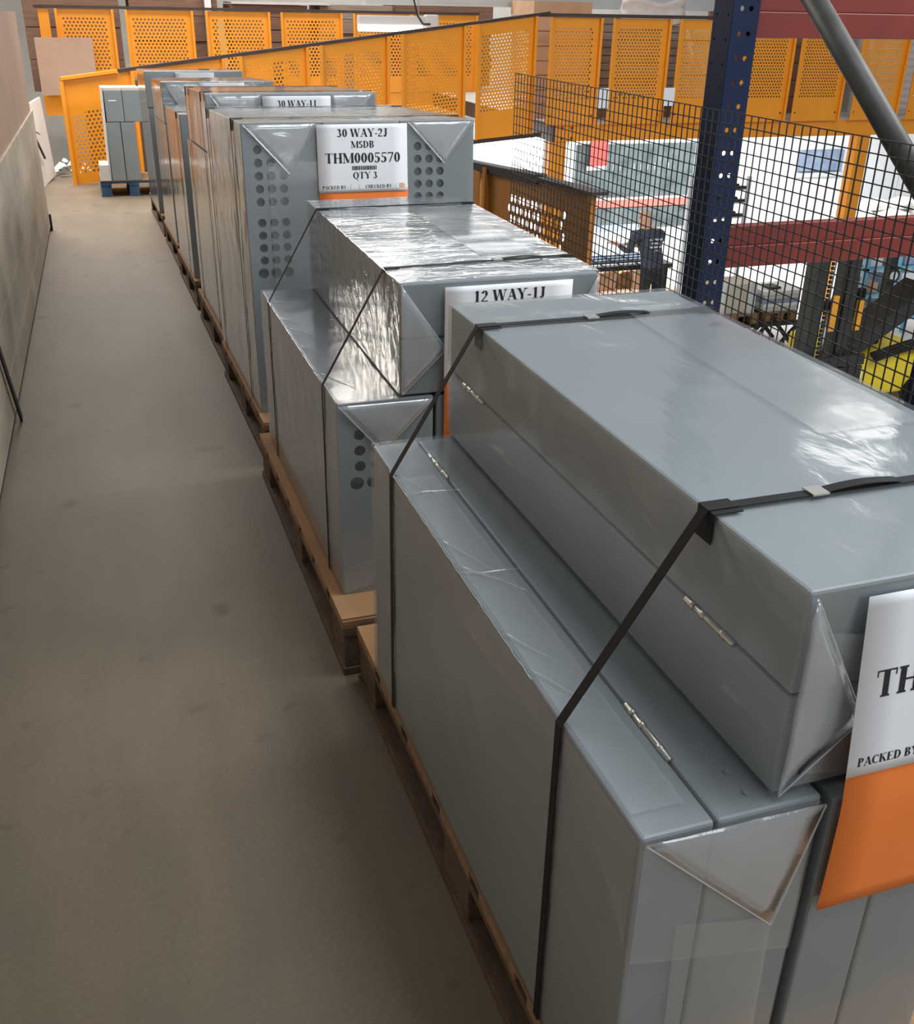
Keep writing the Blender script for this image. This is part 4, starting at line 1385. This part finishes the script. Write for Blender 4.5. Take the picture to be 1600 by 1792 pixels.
# tool rack, crate, sheets, trestle, wall panels
tr = thing('tool_rack', 'open rack of dark tooling bars below the far deck', 'rack', (8.45, 13.1, G))
for x in (-0.36, 0.33):
    for y in (-0.2, 0.2):
        MB().box(x - 0.025, x + 0.025, y - 0.025, y + 0.025, 0, 2.12).build('post', PALE, tr)
for k, z in enumerate((1.35, 1.55, 1.75, 1.93)):
    MB().box(-0.36, 0.33, -0.2, 0.2, z, z + 0.02).build('shelf', PALE, tr)
    for j in range(5):
        MB().box(-0.32 + 0.1 * (j % 2), 0.30 - 0.07 * (j % 3), -0.2 + 0.075 * j, -0.14 + 0.075 * j, z + 0.0205, z + 0.06 + 0.02 * (j % 3)).build('tool_bar', DARK, tr)
wr_ = thing('white_cladding', 'large white machine enclosure filling the background right of the rack post', 'machine', (14.0, 18.2, G))
MB().box(-2.9, 5.5, 0.0, 1.5, 0, 2.35).build('housing', WHITE, wr_, bevel=0.02)
for x in (-1.8, -0.6, 0.7, 2.0):
    MB().box(x - 0.01, x + 0.01, -0.006, 0.0, 0.1, 2.3).build('panel_joint', PALE, wr_)
MB().box(-0.55, 0.45, -0.12, 0.0, 1.32, 1.72).build('control_box', BLUEG, wr_, bevel=0.01)
MB().box(-0.6, 0.5, -0.2, 0.0, 1.22, 1.30).build('ledge', PALE, wr_)
fb = thing('fabric_sacks', 'white sacks heaped on a beige bench at the right edge', 'sacks', (12.2, 14.2, G))
MB().box(-0.7, 0.9, -0.5, 0.5, 0, 1.15).build('bench', BEIGE, fb)
for k, (x, y, z, s) in enumerate(((-0.35, 0, 1.20, 0.3), (0.2, -0.1, 1.22, 0.34), (0.6, 0.1, 1.2, 0.3), (0.0, 0.1, 1.36, 0.26), (0.45, 0, 1.38, 0.26))):
    bm = bmesh.new()
    bmesh.ops.create_icosphere(bm, subdivisions=3, radius=1.0)
    for v in bm.verts:
        nn = 1 + 0.18 * noise.noise(v.co * 1.7 + Vector((k * 3, 0, 0)))
        v.co = Vector((v.co.x * s * nn, v.co.y * s * 0.8 * nn, max(-0.055, v.co.z * 0.11 * nn)))
    me = bpy.data.meshes.new('sack')
    bm.to_mesh(me)
    bm.free()
    me.materials.append(BAGW)
    for p in me.polygons:
        p.use_smooth = True
    so = bpy.data.objects.new('sack', me)
    COL.objects.link(so)
    so.parent = fb
    so.location = (x, y, z)

tt = thing('steel_trestle', 'dark steel trestle with crossed legs under the pallet beyond the mesh', 'trestle', (8.2, 11.85, G))
MB().box(-0.75, 0.75, -0.3, 0.3, 0.36, 0.42).build('top_frame', DARK, tt)
for x in (-0.7, -0.05, 0.6):
    for y in (-0.25, 0.25):
        MB().bar((x - 0.13, y, 0.0), (x + 0.22, y, 0.37), 0.05, 0.03, (0, 1, 0)).build('leg', DARK, tt)
        MB().bar((x + 0.22, y + 0.035, 0.0), (x - 0.13, y + 0.035, 0.37), 0.05, 0.03, (0, 1, 0)).build('leg', DARK, tt)
make_pallet('wooden_pallet', 'pale wooden pallet on the trestle beyond the mesh, left one', (7.95, 11.85, G + 0.42), 0.72, 0.6, 0.13, WOOD, WOOD, group=None)
make_pallet('wooden_pallet', 'pale wooden pallet on the trestle beyond the mesh, right one', (8.68, 11.87, G + 0.42), 0.5, 0.6, 0.13, WOOD, WOOD, group=None)
cr = thing('beige_crate', 'beige crate standing on the pallet beyond the mesh', 'crate', (7.98, 11.85, G + 0.55))
MB().box(-0.27, 0.26, -0.22, 0.22, 0, 0.40).build('box', BEIGE, cr, bevel=0.008)
MB().box(-0.29, -0.20, -0.24, -0.22, 0, 0.42).build('batten', PALE, cr)
MB().box(0.18, 0.28, -0.24, -0.22, 0, 0.42).build('batten', PALE, cr)
ss_ = thing('steel_sheet_stack', 'stack of bluish white metal sheets beside the beige crate', 'sheets', (8.70, 11.87, G + 0.55))
for k in range(5):
    MB().box(-0.30 + 0.015 * (k % 2), 0.28, -0.25, 0.25, k * 0.055, k * 0.055 + 0.05).build('sheet_pack', (PALE, WHITE, BLUEG)[k % 3], ss_)
MB().box(-0.16, 0.02, -0.15, 0.05, 0.275, 0.30).build('dark_part', DARK, ss_)

# fork truck
fk = thing('fork_truck', 'dark mast and yellow body of a lift truck below the deck, seen through the mesh', 'forklift', (7.6, 9.3, G))
for x in (-0.18, 0.24):
    mbm = MB().box(x - 0.06, x + 0.06, -0.04, 0.14, 0.1, 2.15).box(x - 0.10, x - 0.06, -0.06, 0.16, 0.1, 2.15)
    mbm.build('mast_rail', DARK, fk, bevel=0.006)
for z in (0.55, 1.25, 2.1):
    MB().box(-0.24, 0.32, 0.0, 0.08, z, z + 0.09).build('cross_member', DARK, fk)
MB().tube([(0.03, 0.05, 0.2), (0.03, 0.05, 1.9)], 0.03, 12).build('lift_cylinder', STEEL, fk, smooth=True)
for x in (-0.06, 0.13):
    m_ = MB()
    for k in range(26):
        m_.box(x - 0.014, x + 0.014, -0.02, 0.005, 0.5 + 0.05 * k, 0.535 + 0.05 * k)
    m_.build('lift_chain', BLACKM, fk)
MB().box(-0.02, 0.06, -0.07, -0.03, 1.02, 1.42).build('amber_guard', AMBER, fk, bevel=0.006)
MB().box(0.34, 0.42, -0.05, -0.01, 1.0, 1.34).build('amber_plate', AMBER, fk, bevel=0.006)
MB().box(-0.28, 0.5, -0.14, -0.09, 0.62, 0.74).build('carriage_bar', DARK, fk, bevel=0.006)
MB().box(-0.28, 0.5, -0.12, -0.09, 0.20, 0.60).build('carriage_plate', DARK, fk)
for x in (-0.2, 0.36):
    MB().box(x - 0.05, x + 0.05, -0.13, -0.09, 0.06, 0.7).box(x - 0.05, x + 0.05, -0.75, -0.09, 0.02, 0.06).build('fork', DARK, fk)
bb = MB()
bb.box(0.5, 1.7, 0.1, 1.3, 0.12, 0.62)
bb.build('body', YELF, fk, bevel=0.05, seg=3)
MB().add([(0.42, 0.0, 0.62), (1.5, 0.15, 1.15), (1.5, 0.6, 1.15), (0.42, 0.45, 0.62), (0.42, 0.0, 0.80), (1.5, 0.15, 1.40), (1.5, 0.6, 1.40), (0.42, 0.45, 0.80)],
         [(0, 3, 2, 1), (4, 5, 6, 7), (0, 1, 5, 4), (1, 2, 6, 5), (2, 3, 7, 6), (3, 0, 4, 7)]).build('lift_arm', DARK, fk, bevel=0.02)
MB().box(0.62, 1.1, 0.35, 0.8, 0.66, 0.78).box(0.62, 1.1, 0.72, 0.8, 0.78, 1.25).build('seat', BLACK, fk, bevel=0.03)
hs = MB()
for k in range(4):
    hs.tube([(0.75, -0.02 + 0.03 * k, 0.60 + 0.02 * k), (1.0, -0.02 + 0.03 * k, 0.66 + 0.02 * k), (1.3, -0.02 + 0.03 * k, 0.72 + 0.02 * k), (1.6, 0.03 * k, 0.68)], 0.016, 8)
hs.build('hose', BLACK, fk, smooth=True)
MB().box(0.46, 0.62, -0.0, 0.012, 0.40, 0.49).build('warning_sticker', PAPER, fk)
for x in (0.62, 1.5):
    for y in (0.1, 1.3):
        MB().tube([(x, y - 0.05, 0.15), (x, y + 0.05, 0.15)], 0.15, 20).build('wheel', BLACK, fk)
for x in (0.35, 1.6):
    MB().tube([(x, 0.25, 0.6), (x + 0.05, 0.3, 1.9)], 0.025, 8).build('guard_post', DARK, fk)
MB().box(0.33, 1.7, 0.2, 1.2, 1.9, 1.96).build('overhead_guard', DARK, fk)

# blue shelving behind the truck
bs = thing('blue_shelf_unit', 'light blue shelf unit with wrapped goods behind the lift truck', 'shelf', (10.3, 11.6, G))
for x in (-0.5, 0.02, 0.75):
    for y in (-0.2, 0.25):
        MB().box(x - 0.03, x + 0.03, y - 0.03, y + 0.03, 0, 1.35).build('post', BLUEL, bs)
for z in (0.35, 0.72, 1.08):
    MB().box(-0.53, 0.78, -0.23, 0.28, z, z + 0.03).build('shelf', BLUEL, bs)
    for j in range(4):
        MB().box(-0.45 + 0.3 * j, -0.22 + 0.3 * j, -0.18, 0.18, z + 0.03, z + 0.18 + 0.05 * (j % 3)).build('wrapped_pack', (BLUEG, WHITE, PALE, CARDP)[(j + int(z * 10)) % 4], bs, bevel=0.02)
rw = thing('hand_wheel', 'round grey hand wheel on a dark stand at the right edge', 'wheel', (9.75, 10.9, G))
MB().bar((0, 0, 0), (0, 0, 1.5), 0.10, 0.10, (0, 1, 0)).build('stand', DARK, rw)
MB().tube([(0, -0.09, 1.15), (0, -0.05, 1.15)], 0.10, 24).build('rim', DARK, rw)
MB().tube([(0, -0.10, 1.15), (0, -0.085, 1.15)], 0.06, 20).build('hub', PALE, rw)
